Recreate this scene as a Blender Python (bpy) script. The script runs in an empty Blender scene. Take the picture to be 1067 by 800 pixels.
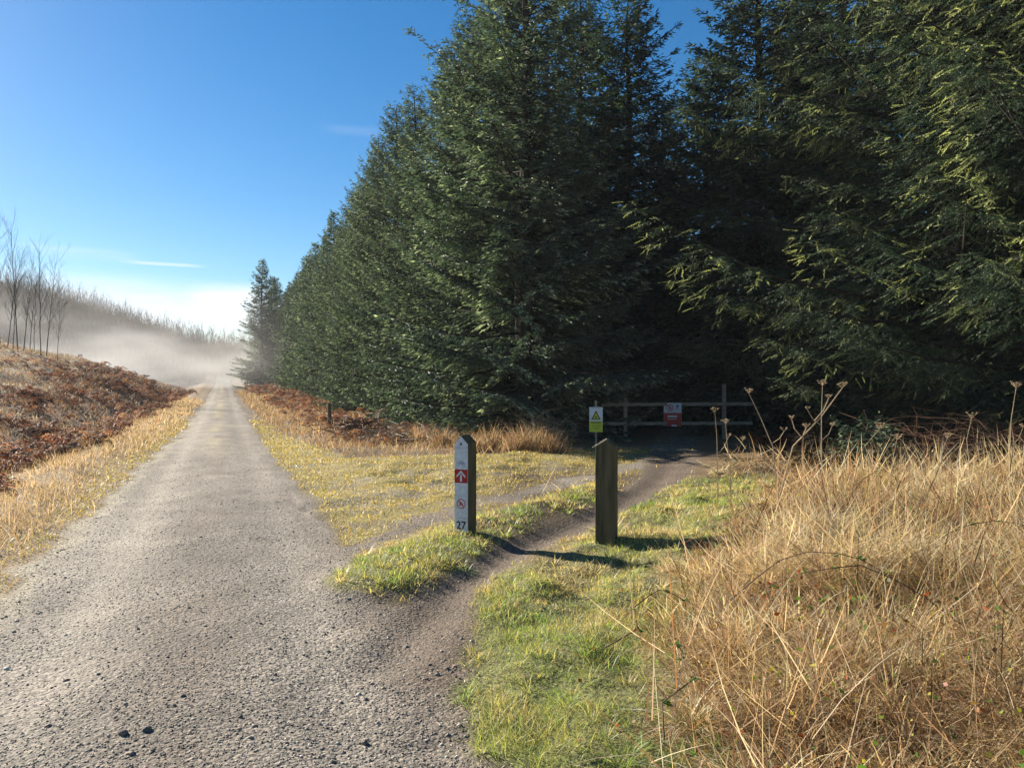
import bpy, math
import numpy as np
from mathutils import Vector, Matrix

rng = np.random.default_rng(11)
SC = bpy.context.scene
COL = SC.collection
TH = math.atan(300.5 / 800.0)          # the track runs along +Y; the view is turned right of it
CT, ST = math.cos(TH), math.sin(TH)
CAMZ = 1.6
HOR = 402.0
SUN_AZ = math.radians(-30.0)           # clockwise from +Y
SUN_EL = math.radians(24.0)

# ------------------------------------------------------------------ placing
def cw(X, Y):
    return X * CT + Y * ST, -X * ST + Y * CT
def at(px, Y):
    return cw((px - 533.5) / 800.0 * Y, Y)
def pt(px, py, z=0.0):
    Y = 800.0 * (CAMZ - z) / (py - HOR)
    return at(px, Y)
def azim(px):
    return TH + math.atan((px - 533.5) / 800.0)

# ------------------------------------------------------------------ noise
_perm = np.random.default_rng(3).random((256, 256))
def vnoise(x, y, s=1.0, o=0.0):
    x = np.asarray(x, float) * s + 37.3 + o * 17.1
    y = np.asarray(y, float) * s + 91.7 + o * 5.3
    xi = np.floor(x).astype(int); yi = np.floor(y).astype(int)
    fx = x - xi; fy = y - yi
    fx = fx * fx * (3 - 2 * fx); fy = fy * fy * (3 - 2 * fy)
    a = _perm[xi & 255, yi & 255]; b = _perm[(xi + 1) & 255, yi & 255]
    c = _perm[xi & 255, (yi + 1) & 255]; d = _perm[(xi + 1) & 255, (yi + 1) & 255]
    return (a * (1 - fx) + b * fx) * (1 - fy) + (c * (1 - fx) + d * fx) * fy
def fbm(x, y, s=1.0, n=3, o=0.0):
    v = 0; a = 0.5; t = 0
    for k in range(n):
        v = v + a * vnoise(x, y, s, o + k); t += a; a *= .5; s *= 2.1
    return v / t
def sm(a, b, v):
    t = np.clip((np.asarray(v, float) - a) / (b - a), 0, 1)
    return t * t * (3 - 2 * t)

# ------------------------------------------------------------------ the plan of the place
def dline(x, y, pts):
    """distance to a polyline and interpolated half-width"""
    best = np.full(np.shape(x), 1e9); hw = np.zeros(np.shape(x))
    for (x0, y0, w0), (x1, y1, w1) in zip(pts[:-1], pts[1:]):
        dx, dy = x1 - x0, y1 - y0
        t = np.clip(((x - x0) * dx + (y - y0) * dy) / (dx * dx + dy * dy), 0, 1)
        d = np.hypot(x - x0 - t * dx, y - y0 - t * dy)
        m = d < best
        best = np.where(m, d, best); hw = np.where(m, w0 + t * (w1 - w0), hw)
    return best, hw
def poly(x, y, pts):
    """signed distance to a polygon, negative inside"""
    best = np.full(np.shape(x), 1e9); ins = np.zeros(np.shape(x), bool)
    n = len(pts)
    for i in range(n):
        x0, y0 = pts[i]; x1, y1 = pts[(i + 1) % n]
        dx, dy = x1 - x0, y1 - y0
        t = np.clip(((x - x0) * dx + (y - y0) * dy) / (dx * dx + dy * dy + 1e-9), 0, 1)
        best = np.minimum(best, np.hypot(x - x0 - t * dx, y - y0 - t * dy))
        c = ((y0 > y) != (y1 > y)) & (x < dx * (y - y0) / (dy if dy else 1e-9) + x0)
        ins ^= c
    return np.where(ins, -best, best)
def P3(px, py, w, z=0): a = pt(px, py, z); return (a[0], a[1], w)
TRACK = [P3(330, 585, .5), P3(400, 556, .45), P3(480, 529, .45), P3(560, 512, .45), P3(640, 492, .5), P3(700, 474, .7), P3(706, 458, .8), P3(712, 440, .9)]
PATH = [P3(400, 690, .5), P3(442, 645, .34), P3(475, 610, .21), P3(530, 575, .19), P3(600, 548, .18), P3(650, 525, .22), P3(690, 498, .4), P3(706, 472, .7)]
MOUND = [P3(392, 604, .40), P3(430, 586, .50), P3(484, 562, .46), P3(540, 541, .42), P3(590, 524, .40), P3(618, 513, .32)]
APRON = [pt(*p) for p in [(296, 492), (318, 520), (352, 552), (366, 590), (370, 620), (430, 630), (462, 640), (452, 690), (440, 740), (436, 800), (436, 1100)]] + [(-1, -6), (-1, 12)]
GREENB = [pt(*p) for p in [(440, 1000), (445, 780), (462, 690), (515, 622), (570, 588), (640, 560), (668, 532), (735, 500), (790, 498), (770, 540), (690, 600), (640, 650), (610, 720), (640, 820), (640, 1000)]]
TURFA = [pt(*p) for p in [(262, 460), (300, 492), (352, 552), (366, 592), (480, 545), (620, 512), (720, 500), (720, 466), (600, 470), (480, 476), (360, 474), (300, 455)]]

def masks(x, y):
    n1 = fbm(x, y, 1.3, 3) - .5
    n2 = fbm(x, y, 5.0, 2, 4) - .5
    w = n1 * .45 + n2 * .25
    nar = sm(9, 32, y)
    road = np.minimum(x + 1.62 - .34 * nar + w * (.8 + .3 * nar), 1.13 - .15 * nar - x + w * .7)
    road = np.maximum(road, -poly(x, y, APRON) + w * .5)
    d, hw = dline(x, y, PATH); path = hw - d + w * .22
    d2, hw2 = dline(x, y, TRACK); trk = hw2 * .8 - d2 + w * 1.3 - .12 * (vnoise(x, y, 6, 13) > .5)
    dm, hm = dline(x, y, MOUND); mound = hm * 1.1 - dm + w * .28
    g = np.maximum(road, path)
    g = np.maximum(g, trk - .05)
    g = np.where(mound > 0, -mound, g)
    grav = sm(-.07, .09, g)
    turf = sm(.15, -.25, poly(x, y, TURFA)) * (1 - grav)
    gb = np.maximum(sm(.75, -.2, poly(x, y, GREENB) + n1 * 1.2), sm(-.12, .16, mound))
    gb = gb * (1 - grav)
    bare = turf * sm(.48, .68, .65 * fbm(x, y * 1.6, 1.1, 3, 9) + .35 * vnoise(x, y, 7, 10)) * .8     # gravel showing through the turf
    return dict(grav=grav, path=sm(-.05, .1, path), trk=sm(-.1, .2, trk), mound=mound, turf=turf, green=gb, bare=bare, road=road, g=g)

def H(x, y):
    x = np.asarray(x, float); y = np.asarray(y, float)
    dp, hp = dline(x, y, PATH); dt, ht = dline(x, y, TRACK); dm, hm = dline(x, y, MOUND)
    h = np.zeros(np.broadcast(x, y).shape)
    # left bank
    h = h - .22 * np.exp(-((x + 4.6) / .9) ** 2)
    h = h + .10 * np.exp(-((x + 2.6) / .6) ** 2)
    u = np.clip(-x - 5.0, 0, None)
    u = 13.5 * (1 - np.exp(-u / 13.5)) * 1.25
    g = .13 + .27 * sm(12, 62, y)
    h = h + u * g * (1 - .75 * sm(88, 125, y))
    # right side
    off = np.minimum(dp - hp, dt - ht)
    rb = .20 * sm(14, 8.5, x * ST + y * CT) * sm(1.6, 4.5, x) * sm(.05, 2.2, off)
    rb = np.where(poly(x, y, APRON) < 0, 0, rb) * sm(-.1, 1.6, poly(x, y, TURFA))
    h = h + rb + .35 * sm(7, 14, x) * sm(26, 34, y)
    h = h + .10 * np.clip(1 - (dm / (hm * 1.5 + .1)) ** 2, 0, 1) ** 2
    h = h - .035 * sm(.3, 0, dp)
    h = h + 1.55 * (np.clip((y - 18) / 100, 0, 1.05) ** 1.5) * sm(190, 130, y)
    # far wooded hillside
    h = h + sm(125, 250, y) * (12 + 9 * np.clip(-x / 60, -.3, 1.3)) + sm(105, 180, y) * 5 * sm(-6, -50, x)
    dg = poly(x, y, GREENB)
    h = h + sm(.1, 1.2, dg) * sm(.5, 1.5, off) * (x > 1) * sm(14, 9, x * ST + y * CT) * (fbm(x, y, .9, 2, 64) - .5) * .30
    h = h + sm(.2, -.1, dg) * (fbm(x, y, 2.6, 2, 65) - .45) * .12 * sm(.05, .4, off)
    # unevenness
    rough = sm(0, 1.5, np.abs(x + .2) - 1.5)
    h = h + (fbm(x, y, .55, 3, 2) - .5) * .22 * rough * sm(0.1, .8, off) + (fbm(x, y, 2.4, 2, 6) - .5) * .10 * rough * sm(.05, .5, off)
    h = h + (fbm(x, y, .5, 3, 7) - .5) * 1.6 * sm(6, 16, -x)
    road = 1 - rough
    h = h + road * (.03 * np.cos(np.clip(x + .2, -1.4, 1.4) * 2.2) - .02 * (np.exp(-((x + 1.0) / .22) ** 2) + np.exp(-((x - .55) / .22) ** 2)) + (fbm(x, y, 1.7, 3, 8) - .5) * .025)
    return h
def Hs(x, y): return float(H(np.array([x]), np.array([y]))[0])

# ------------------------------------------------------------------ mesh building
def mesh_np(name, V, F, mat, col=None, smooth=False, mats=None, mi=None):
    me = bpy.data.meshes.new(name)
    V = np.ascontiguousarray(V, dtype=np.float32); F = np.ascontiguousarray(F, dtype=np.int32)
    k = F.shape[1]
    me.vertices.add(len(V)); me.vertices.foreach_set('co', V.ravel())
    me.loops.add(F.size); me.loops.foreach_set('vertex_index', F.ravel())
    me.polygons.add(len(F)); me.polygons.foreach_set('loop_start', np.arange(0, F.size, k, dtype=np.int32))
    try: me.polygons.foreach_set('loop_total', np.full(len(F), k, dtype=np.int32))
    except Exception: pass
    if mats:
        for m in mats: me.materials.append(m)
        me.polygons.foreach_set('material_index', np.ascontiguousarray(mi, dtype=np.int32))
    elif mat: me.materials.append(mat)
    if smooth: me.polygons.foreach_set('use_smooth', np.ones(len(F), bool))
    me.update(calc_edges=True)
    if col is not None:
        a = me.color_attributes.new('Col', 'FLOAT_COLOR', 'POINT')
        c = np.ones((len(V), 4), np.float32); c[:, :col.shape[1]] = col
        a.data.foreach_set('color', c.ravel())
    me.validate(verbose=False)
    return me
def add(name, me, parent=None, loc=(0, 0, 0), rz=0.0, **props):
    o = bpy.data.objects.new(name, me); COL.objects.link(o)
    o.location = loc; o.rotation_euler = (0, 0, rz)
    if parent: o.parent = parent
    for k, v in props.items():
        if v: o[k] = v
    return o
def thing(name, label, category, loc, rz=0.0, group=None):
    return add(name, None, None, loc, rz, label=label, category=category, group=group)

class MB:
    """collects boxes, prisms and tubes for one mesh"""
    def __init__(s): s.v = []; s.f = []; s.m = []; s.mats = []
    def mat(s, m):
        if m not in s.mats: s.mats.append(m)
        return s.mats.index(m)
    def raw(s, vs, fs, m=None):
        b = len(s.v); s.v += [tuple(v) for v in vs]; s.f += [tuple(b + i for i in f) for f in fs]
        s.m += [s.mat(m) if m else 0] * len(fs)
    def box(s, c, d, m=None, rot=None):
        x, y, z = [q / 2 for q in d]
        vs = [Vector((i * x, j * y, k * z)) for k in (-1, 1) for j in (-1, 1) for i in (-1, 1)]
        if rot: vs = [rot @ v for v in vs]
        vs = [v + Vector(c) for v in vs]
        s.raw(vs, [(0, 2, 3, 1), (4, 5, 7, 6), (0, 1, 5, 4), (2, 6, 7, 3), (0, 4, 6, 2), (1, 3, 7, 5)], m)
    def prism(s, outline, y0, y1, m=None):
        """outline in XZ, between y0 and y1"""
        n = len(outline)
        vs = [(x, y0, z) for x, z in outline] + [(x, y1, z) for x, z in outline]
        fs = [tuple(range(n)), tuple(range(2 * n - 1, n - 1, -1))]
        fs += [(i, i + n, (i + 1) % n + n, (i + 1) % n) for i in range(n)]
        s.raw(vs, fs, m)
    def tube(s, pts, rad, n=6, m=None):
        pts = [Vector(p) for p in pts]; b = len(s.v)
        vs = []; fs = []
        for i, p in enumerate(pts):
            t = (pts[min(i + 1, len(pts) - 1)] - pts[max(i - 1, 0)]).normalized()
            a = Vector((1, 0, 0)) if abs(t.x) < .8 else Vector((0, 1, 0))
            u = t.cross(a).normalized(); w = t.cross(u)
            r = rad[i] if hasattr(rad, '__len__') else rad
            for k in range(n):
                q = 2 * math.pi * k / n
                vs.append(p + u * (r * math.cos(q)) + w * (r * math.sin(q)))
        for i in range(len(pts) - 1):
            for k in range(n):
                fs.append((i * n + k, i * n + (k + 1) % n, (i + 1) * n + (k + 1) % n, (i + 1) * n + k))
        fs.append(tuple(range(n))[::-1]); fs.append(tuple((len(pts) - 1) * n + k for k in range(n)))
        s.raw(vs, fs, m)
    def build(s, name, m=None, parent=None, bevel=0, **props):
        me = bpy.data.meshes.new(name); me.from_pydata(s.v, [], s.f)
        for q in (s.mats or [m]): me.materials.append(q)
        me.polygons.foreach_set('material_index', s.m); me.update()
        o = add(name, me, parent, **props)
        if bevel:
            b = o.modifiers.new('bevel', 'BEVEL'); b.width = bevel; b.segments = 2; b.limit_method = 'ANGLE'
        return o

# ------------------------------------------------------------------ materials
def newmat(name):
    m = bpy.data.materials.new(name); m.use_nodes = True
    nt = m.node_tree; nt.nodes.clear()
    out = nt.nodes.new('ShaderNodeOutputMaterial')
    return m, nt, out
def N(nt, t, **kw):
    n = nt.nodes.new(t)
    for k, v in kw.items():
        if k.startswith('i_'): n.inputs[k[2:].replace('_', ' ')].default_value = v
        else: setattr(n, k, v)
    return n
def leafmat(name, trans=.35, rough=.6, tint=(1, 1, 1), tcol=(1.3, 1.25, .7), spec=.12):
    """thin vegetation: diffuse plus translucent, colour from the per-leaf attribute"""
    m, nt, out = newmat(name); L = nt.links.new
    c = N(nt, 'ShaderNodeVertexColor', layer_name='Col')
    oi = N(nt, 'ShaderNodeObjectInfo')
    hs = N(nt, 'ShaderNodeHueSaturation')
    mr = N(nt, 'ShaderNodeMapRange'); mr.inputs[3].default_value = .8; mr.inputs[4].default_value = 1.2
    L(oi.outputs['Random'], mr.inputs[0]); L(mr.outputs[0], hs.inputs['Value']); L(c.outputs[0], hs.inputs['Color'])
    p = N(nt, 'ShaderNodeBsdfPrincipled'); p.inputs['Roughness'].default_value = rough
    p.inputs['Specular IOR Level'].default_value = spec
    L(hs.outputs[0], p.inputs['Base Color'])
    tr = N(nt, 'ShaderNodeBsdfTranslucent')
    mx = N(nt, 'ShaderNodeMix', data_type='RGBA', blend_type='MULTIPLY'); mx.inputs[0].default_value = 1
    mx.inputs[7].default_value = (*tcol, 1); L(hs.outputs[0], mx.inputs[6]); L(mx.outputs[2], tr.inputs[0])
    ms = N(nt, 'ShaderNodeMixShader'); ms.inputs[0].default_value = trans
    L(p.outputs[0], ms.inputs[1]); L(tr.outputs[0], ms.inputs[2]); L(ms.outputs[0], out.inputs[0])
    return m
def solid(name, col, rough=.8, var=.25, scale=6, bump=.3, bscale=30, col2=None, stretch=None, metallic=0, spec=.3):
    m, nt, out = newmat(name); L = nt.links.new
    tc = N(nt, 'ShaderNodeTexCoord'); mp = N(nt, 'ShaderNodeMapping'); L(tc.outputs['Object'], mp.inputs[0])
    if stretch: mp.inputs['Scale'].default_value = stretch
    n = N(nt, 'ShaderNodeTexNoise'); n.inputs['Scale'].default_value = scale; n.inputs['Detail'].default_value = 6; L(mp.outputs[0], n.inputs[0])
    r = N(nt, 'ShaderNodeValToRGB')
    c2 = col2 or tuple(q * (1 - var) for q in col)
    r.color_ramp.elements[0].position = .35; r.color_ramp.elements[0].color = (*c2, 1)
    r.color_ramp.elements[1].position = .65; r.color_ramp.elements[1].color = (*col, 1)
    L(n.outputs[0], r.inputs[0])
    p = N(nt, 'ShaderNodeBsdfPrincipled'); p.inputs['Roughness'].default_value = rough; p.inputs['Metallic'].default_value = metallic
    p.inputs['Specular IOR Level'].default_value = spec
    L(r.outputs[0], p.inputs['Base Color'])
    if bump:
        n2 = N(nt, 'ShaderNodeTexNoise'); n2.inputs['Scale'].default_value = bscale; n2.inputs['Detail'].default_value = 8; L(mp.outputs[0], n2.inputs[0])
        b = N(nt, 'ShaderNodeBump'); b.inputs['Strength'].default_value = bump; b.inputs['Distance'].default_value = .02
        L(n2.outputs[0], b.inputs['Height']); L(b.outputs[0], p.inputs['Normal'])
    L(p.outputs[0], out.inputs[0])
    return m

def groundmat():
    m, nt, out = newmat('earth_and_gravel'); L = nt.links.new
    c = N(nt, 'ShaderNodeVertexColor', layer_name='Col')
    tc = N(nt, 'ShaderNodeTexCoord')
    n1 = N(nt, 'ShaderNodeTexNoise'); n1.inputs['Scale'].default_value = 55; n1.inputs['Detail'].default_value = 5; L(tc.outputs['Object'], n1.inputs[0])
    v = N(nt, 'ShaderNodeTexVoronoi'); v.inputs['Scale'].default_value = 60; v.inputs['Randomness'].default_value = 1; L(tc.outputs['Object'], v.inputs[0])
    v2 = N(nt, 'ShaderNodeTexVoronoi'); v2.inputs['Scale'].default_value = 24; L(tc.outputs['Object'], v2.inputs[0])
    n3 = N(nt, 'ShaderNodeTexNoise'); n3.inputs['Scale'].default_value = 1.1; n3.inputs['Detail'].default_value = 4; L(tc.outputs['Object'], n3.inputs[0])
    # per-pebble tone
    sep = N(nt, 'ShaderNodeSeparateColor'); L(v.outputs['Color'], sep.inputs[0])
    mr = N(nt, 'ShaderNodeMapRange'); mr.inputs[3].default_value = .55; mr.inputs[4].default_value = 1.5; L(sep.outputs[0], mr.inputs[0])
    mr2 = N(nt, 'ShaderNodeMapRange'); mr2.inputs[1].default_value = .3; mr2.inputs[2].default_value = .7; mr2.inputs[3].default_value = .7; mr2.inputs[4].default_value = 1.3; L(n1.outputs[0], mr2.inputs[0])
    mr3 = N(nt, 'ShaderNodeMapRange'); mr3.inputs[1].default_value = .3; mr3.inputs[2].default_value = .7; mr3.inputs[3].default_value = .8; mr3.inputs[4].default_value = 1.2; L(n3.outputs[0], mr3.inputs[0])
    a = N(nt, 'ShaderNodeMath', operation='MULTIPLY'); L(mr.outputs[0], a.inputs[0]); L(mr2.outputs[0], a.inputs[1])
    b = N(nt, 'ShaderNodeMath', operation='MULTIPLY'); L(a.outputs[0], b.inputs[0]); L(mr3.outputs[0], b.inputs[1])
    mx = N(nt, 'ShaderNodeVectorMath', operation='SCALE'); L(c.outputs[0], mx.inputs[0]); L(b.outputs[0], mx.inputs['Scale'])
    p = N(nt, 'ShaderNodeBsdfPrincipled'); p.inputs['Roughness'].default_value = .85; p.inputs['Specular IOR Level'].default_value = .25
    L(mx.outputs[0], p.inputs['Base Color'])
    h1 = N(nt, 'ShaderNodeMath', operation='MULTIPLY_ADD'); L(v.outputs['Distance'], h1.inputs[0]); h1.inputs[1].default_value = -.6; L(n1.outputs[0], h1.inputs[2])
    h2 = N(nt, 'ShaderNodeMath', operation='MULTIPLY_ADD'); L(v2.outputs['Distance'], h2.inputs[0]); h2.inputs[1].default_value = -.7; L(h1.outputs[0], h2.inputs[2])
    bp = N(nt, 'ShaderNodeBump'); bp.inputs['Strength'].default_value = .42; bp.inputs['Distance'].default_value = .022; L(h2.outputs[0], bp.inputs['Height'])
    L(bp.outputs[0], p.inputs['Normal']); L(p.outputs[0], out.inputs[0])
    return m

M_ground = groundmat()
M_grass = leafmat('grass_blade', .5, .45, spec=.35)
M_dry = leafmat('dry_grass_blade', .48, .55, tcol=(1.15, 1.05, .82))
M_brack = leafmat('bracken_frond', .35, .7, tcol=(1.3, .9, .6))
M_needle = leafmat('spruce_needle', .35, .5, tcol=(1.1, 1.2, .72), spec=.2)
M_leaf = leafmat('bramble_leaf', .4, .4, tcol=(1.2, 1.3, .5))
M_bark = solid('spruce_bark', (.045, .035, .028), .9, .4, 8, .8, 20)
M_bare = solid('bare_bark', (.12, .105, .09), .9, .35, 5, .5, 20)
M_twig = solid('far_twig', (.09, .068, .053), .9, .3, 3, 0)
M_post = solid('weathered_post_wood', (.16, .125, .07), .85, .45, 5, .9, 24, stretch=(5, 5, .5), col2=(.07, .065, .03))
M_rail = solid('weathered_rail_wood', (.44, .38, .30), .85, .4, 4, .8, 20, stretch=(1, 5, 5))
M_white = solid('white_plate', (.78, .79, .82), .45, .22, 22, 0.1)
M_red = solid('red_panel', (.50, .03, .025), .5, .2, 8, 0)
M_black = solid('black_print', (.02, .02, .025), .6, .1, 5, 0)
M_blueg = solid('grey_blue_print', (.34, .38, .50), .6, .1, 5, 0)
M_navy = solid('blue_print', (.12, .25, .55), .6, .1, 5, 0)
M_yellow = solid('yellow_panel', (.66, .68, .05), .5, .15, 8, 0)
M_pink = solid('red_ring_print', (.60, .10, .12), .5, .1, 8, 0)
M_metal = solid('dull_steel', (.35, .35, .36), .5, .2, 10, 0, metallic=.8)
M_stalk = solid('dead_stalk', (.50, .37, .22), .75, .3, 6, .2, 30)
M_stalkd = solid('bramble_stem', (.16, .085, .05), .75, .3, 6, .2, 30)
M_stone = None

# ------------------------------------------------------------------ ground, track and footpath (one sheet cut along the edges)
def axis(lo, a, b, hi, d, gr=1.10):
    c = list(np.arange(a, b + 1e-6, d))
    s = d; q = b
    while q < hi: s = min(s * gr, 12); q += s; c.append(q)
    s = d; q = a; l = []
    while q > lo: s = min(s * gr, 12); q -= s; l.append(q)
    return np.array(l[::-1] + c)
gx = axis(-420, -3.5, 6.5, 420, .06)
gy = axis(-40, 1.5, 13.5, 700, .06, 1.06)
GX, GY = np.meshgrid(gx, gy)
GZ = H(GX, GY)
mk = masks(GX, GY)
def mixc(a, b, t): return a * (1 - t[..., None]) + b * t[..., None]
A = np.array
soil = A([.115, .085, .050]); grav = A([.175, .15, .12]); gravpale = A([.245, .215, .175]); pathc = A([.125, .095, .07])
greens = A([.15, .15, .055]); yell = A([.27, .22, .075]); straw = A([.26, .175, .085]); russet = A([.13, .06, .032])
c = np.ones(GX.shape + (3,)) * soil
farR = sm(1.2, 3, GX)
c = mixc(c, straw, sm(-1.4, -2.0, GX) * sm(-6, -3, GX) + farR * .45)
c = mixc(c, russet, sm(-3.2, -4.5, GX) * .8)
hillc = mixc(np.ones(GX.shape + (3,)) * A([.16, .10, .06]), A([.30, .235, .14]) * np.ones(GX.shape + (3,)), sm(.42, .62, fbm(GX, GY, .35, 4, 12)))
c = mixc(c, hillc, sm(-6, -9, GX))
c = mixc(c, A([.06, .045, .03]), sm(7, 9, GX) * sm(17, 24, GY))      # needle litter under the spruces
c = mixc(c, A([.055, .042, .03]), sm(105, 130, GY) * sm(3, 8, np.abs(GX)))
c = mixc(c, yell, mk['turf']); c = mixc(c, grav, mk['bare'] * .8)
c = mixc(c, greens, mk['green'])
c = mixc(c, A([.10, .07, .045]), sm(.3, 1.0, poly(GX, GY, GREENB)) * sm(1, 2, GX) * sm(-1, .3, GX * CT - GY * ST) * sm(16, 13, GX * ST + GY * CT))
gv = mixc(np.ones(GX.shape + (3,)) * grav, gravpale, sm(.40, .65, fbm(GX * 1.5, GY * .4, .9, 3, 20)) * .7)
gv = mixc(gv, gravpale * 1.05, (np.exp(-((GX + .95) / .26) ** 2) + np.exp(-((GX - .5) / .24) ** 2)) * .6)
gv = mixc(gv, A([.13, .10, .075]), np.exp(-((GX + .22) / .25) ** 2) * sm(.38, .6, fbm(GX, GY * .5, 1.2, 3, 34)) * .55)
gv = gv * (.82 + .36 * fbm(GX, GY * .7, 3.0, 3, 35))[..., None]
gv = mixc(gv, A([.33, .28, .16]), np.exp(-((GX + .25) / .22) ** 2) * sm(14, 30, GY) * sm(.45, .6, fbm(GX, GY, .35, 2, 31)) * .7)
pale_dirt = mixc(gv, A([.33, .29, .20]), sm(.30, .02, mk['road'] + .12 * (fbm(GX, GY, 3, 2) - .5)) * sm(0, -1, GX) * .8)
pale_dirt = mixc(pale_dirt, A([.15, .115, .085]), sm(.5, 1.4, GX + .5 * (fbm(GX, GY, .8, 3, 33) - .5)) * sm(12, 8, GY) * .7)
pale_dirt = mixc(pale_dirt, A([.34, .29, .19]), np.exp(-((GX + .2) / .2) ** 2) * sm(12, 28, GY) * sm(.40, .6, fbm(GX * 2, GY * .5, .5, 2, 36)) * .7)
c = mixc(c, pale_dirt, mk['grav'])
c = mixc(c, pathc, mk['path'] * sm(.5, .0, mk['road']) * (mk['mound'] < 0))
# the pale strip of grass on the crest of the bank
c = mixc(c, A([.46, .40, .27]), np.exp(-((GX + 10.5 + (GY - 60) * -.02 + 1.2 * (fbm(GX, GY, .1, 2) - .5)) / .5) ** 2) * sm(40, 52, GY) * sm(88, 70, GY) * .9)
ny, nx = GX.shape
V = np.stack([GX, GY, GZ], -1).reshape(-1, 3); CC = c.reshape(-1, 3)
ii = (np.arange(ny - 1)[:, None] * nx + np.arange(nx - 1)[None]).ravel()
Q = np.stack([ii, ii + 1, ii + nx + 1, ii + nx], 1)
fg = mk['g'].ravel()[Q].mean(1); fr = mk['road'].ravel()[Q].mean(1); fm = mk['mound'].ravel()[Q].mean(1)
isroad = (fr > 0) & (fm <= 0)
ispath = (fg > 0) & (~isroad) & (fm <= 0)
cy = GY.ravel()[Q].mean(1)
isroad &= cy < 330
def sub(name, sel, **pr):
    q = Q[sel]; u, inv = np.unique(q, return_inverse=True)
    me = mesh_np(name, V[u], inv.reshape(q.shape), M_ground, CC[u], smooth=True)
    return add(name, me, **pr)
sub('ground', ~(isroad | ispath), kind='structure')
sub('gravel_track', isroad, kind='structure', label='grey gravel forest track running straight into the mist')
sub('footpath', ispath, kind='structure', label='narrow trodden earth path leading off the track to the gate')

# ------------------------------------------------------------------ grass
def blades(name, x, y, z, az, ln, wd, lean, curl, col, mat, base_dark=.75, seg=3, tw=None, **pr):
    n = len(x)
    ts = np.arange(seg + 1) / seg
    pos = np.zeros((n, seg + 1, 3)); pos[:, 0] = np.stack([x, y, z], 1)
    d = np.stack([np.sin(az), np.cos(az)], 1)
    for k in range(seg):
        a = lean + curl * (k + .5) / seg
        st = ln / seg
        pos[:, k + 1, :2] = pos[:, k, :2] + d * (st * np.sin(a))[:, None]
        pos[:, k + 1, 2] = pos[:, k, 2] + st * np.cos(a)
    tw = rng.normal(0, .7, n) if tw is None else tw
    s = np.stack([np.cos(az + tw), -np.sin(az + tw), np.zeros(n)], 1)
    wf = [1, .9, .62] if seg == 3 else [1, .7]
    vs = []
    for k in range(seg):
        o = s * (wd * wf[k] / 2)[:, None]
        vs += [pos[:, k] - o, pos[:, k] + o]
    vs.append(pos[:, seg])
    nv = 2 * seg + 1
    Vv = np.stack(vs, 1).reshape(-1, 3)
    f = []
    for k in range(seg - 1):
        a = 2 * k
        f += [(a, a + 1, a + 3), (a, a + 3, a + 2)]
    f.append((2 * seg - 2, 2 * seg - 1, 2 * seg))
    F = (np.array(f)[None] + (np.arange(n) * nv)[:, None, None]).reshape(-1, 3)
    Cv = np.repeat(col, nv, 0)
    me = mesh_np(name, Vv, F, mat, Cv)
    return add(name, me, kind='stuff', **pr)

def cands(n, Y0, Y1, px0=-170, px1=1240, p=0.0):
    """p=0 even in Y (density falls as 1/Y per square metre)"""
    Y = Y0 + (Y1 - Y0) * rng.random(n) ** (1 + p)
    px = px0 + (px1 - px0) * rng.random(n)
    X = (px - 533.5) / 800 * Y
    x = X * CT + Y * ST; y = -X * ST + Y * CT
    return x, y, Y
def pick(pal, n, j=.18, t=None):
    pal = np.array(pal)
    i = rng.integers(0, len(pal), n) if t is None else np.clip((t * len(pal)).astype(int), 0, len(pal) - 1)
    return np.clip(pal[i] * (1 + rng.normal(0, j, (n, 1))) * (1 + rng.normal(0, .05, (n, 3))), .01, .9)

GREEN = [(.13, .19, .04), (.10, .165, .035), (.19, .22, .055), (.24, .24, .08), (.15, .21, .06), (.09, .13, .03)]
YELL = [(.46, .37, .16), (.38, .34, .14), (.54, .42, .20), (.32, .31, .12), (.44, .31, .15), (.30, .22, .12)]
STRAW = [(.46, .355, .21), (.38, .28, .16), (.54, .44, .29), (.28, .19, .11), (.42, .30, .17), (.62, .53, .38)]

# short green turf
x, y, Y = cands(260000, 2.6, 20)
m = masks(x, y)
edge = m['green']
ok = (rng.random(len(x)) < edge * (.55 + .45 * sm(.25, .55, fbm(x, y, 2.2, 3, 5))))
x, y, Y, mo = x[ok], y[ok], Y[ok], m['mound'][ok]
n = len(x); tuft = fbm(x, y, 3.2, 2, 15); big = fbm(x, y, 1.1, 2, 16)
z = H(x, y)
ln = (.035 + .075 * tuft ** 1.5 + .07 * sm(.55, .8, big)) * rng.uniform(.6, 1.3, n)
ln *= np.where(mo > -.1, .35 + .65 * sm(0, .25, mo), 1) * np.where(edge[ok] < .95, .7, 1)
yl = np.clip(.55 + (fbm(x, y, 1.6, 3, 22) - .5) * 2.2 - (mo > 0) * .16 + rng.normal(0, .12, n), 0, .999)
pal = [(.27, .37, .12), (.32, .39, .12), (.40, .42, .14), (.50, .46, .19), (.56, .48, .24), (.62, .51, .31)]
blades('short_green_grass', x, y, z - .005, rng.uniform(0, 6.28, n), ln, .0034 * np.maximum(Y / 4.5, .9), rng.uniform(.1, .7, n), rng.uniform(.3, 1.2, n),
       pick(pal, n, .15, yl), M_grass, label='short green grass on the bank and round the marker post')
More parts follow.
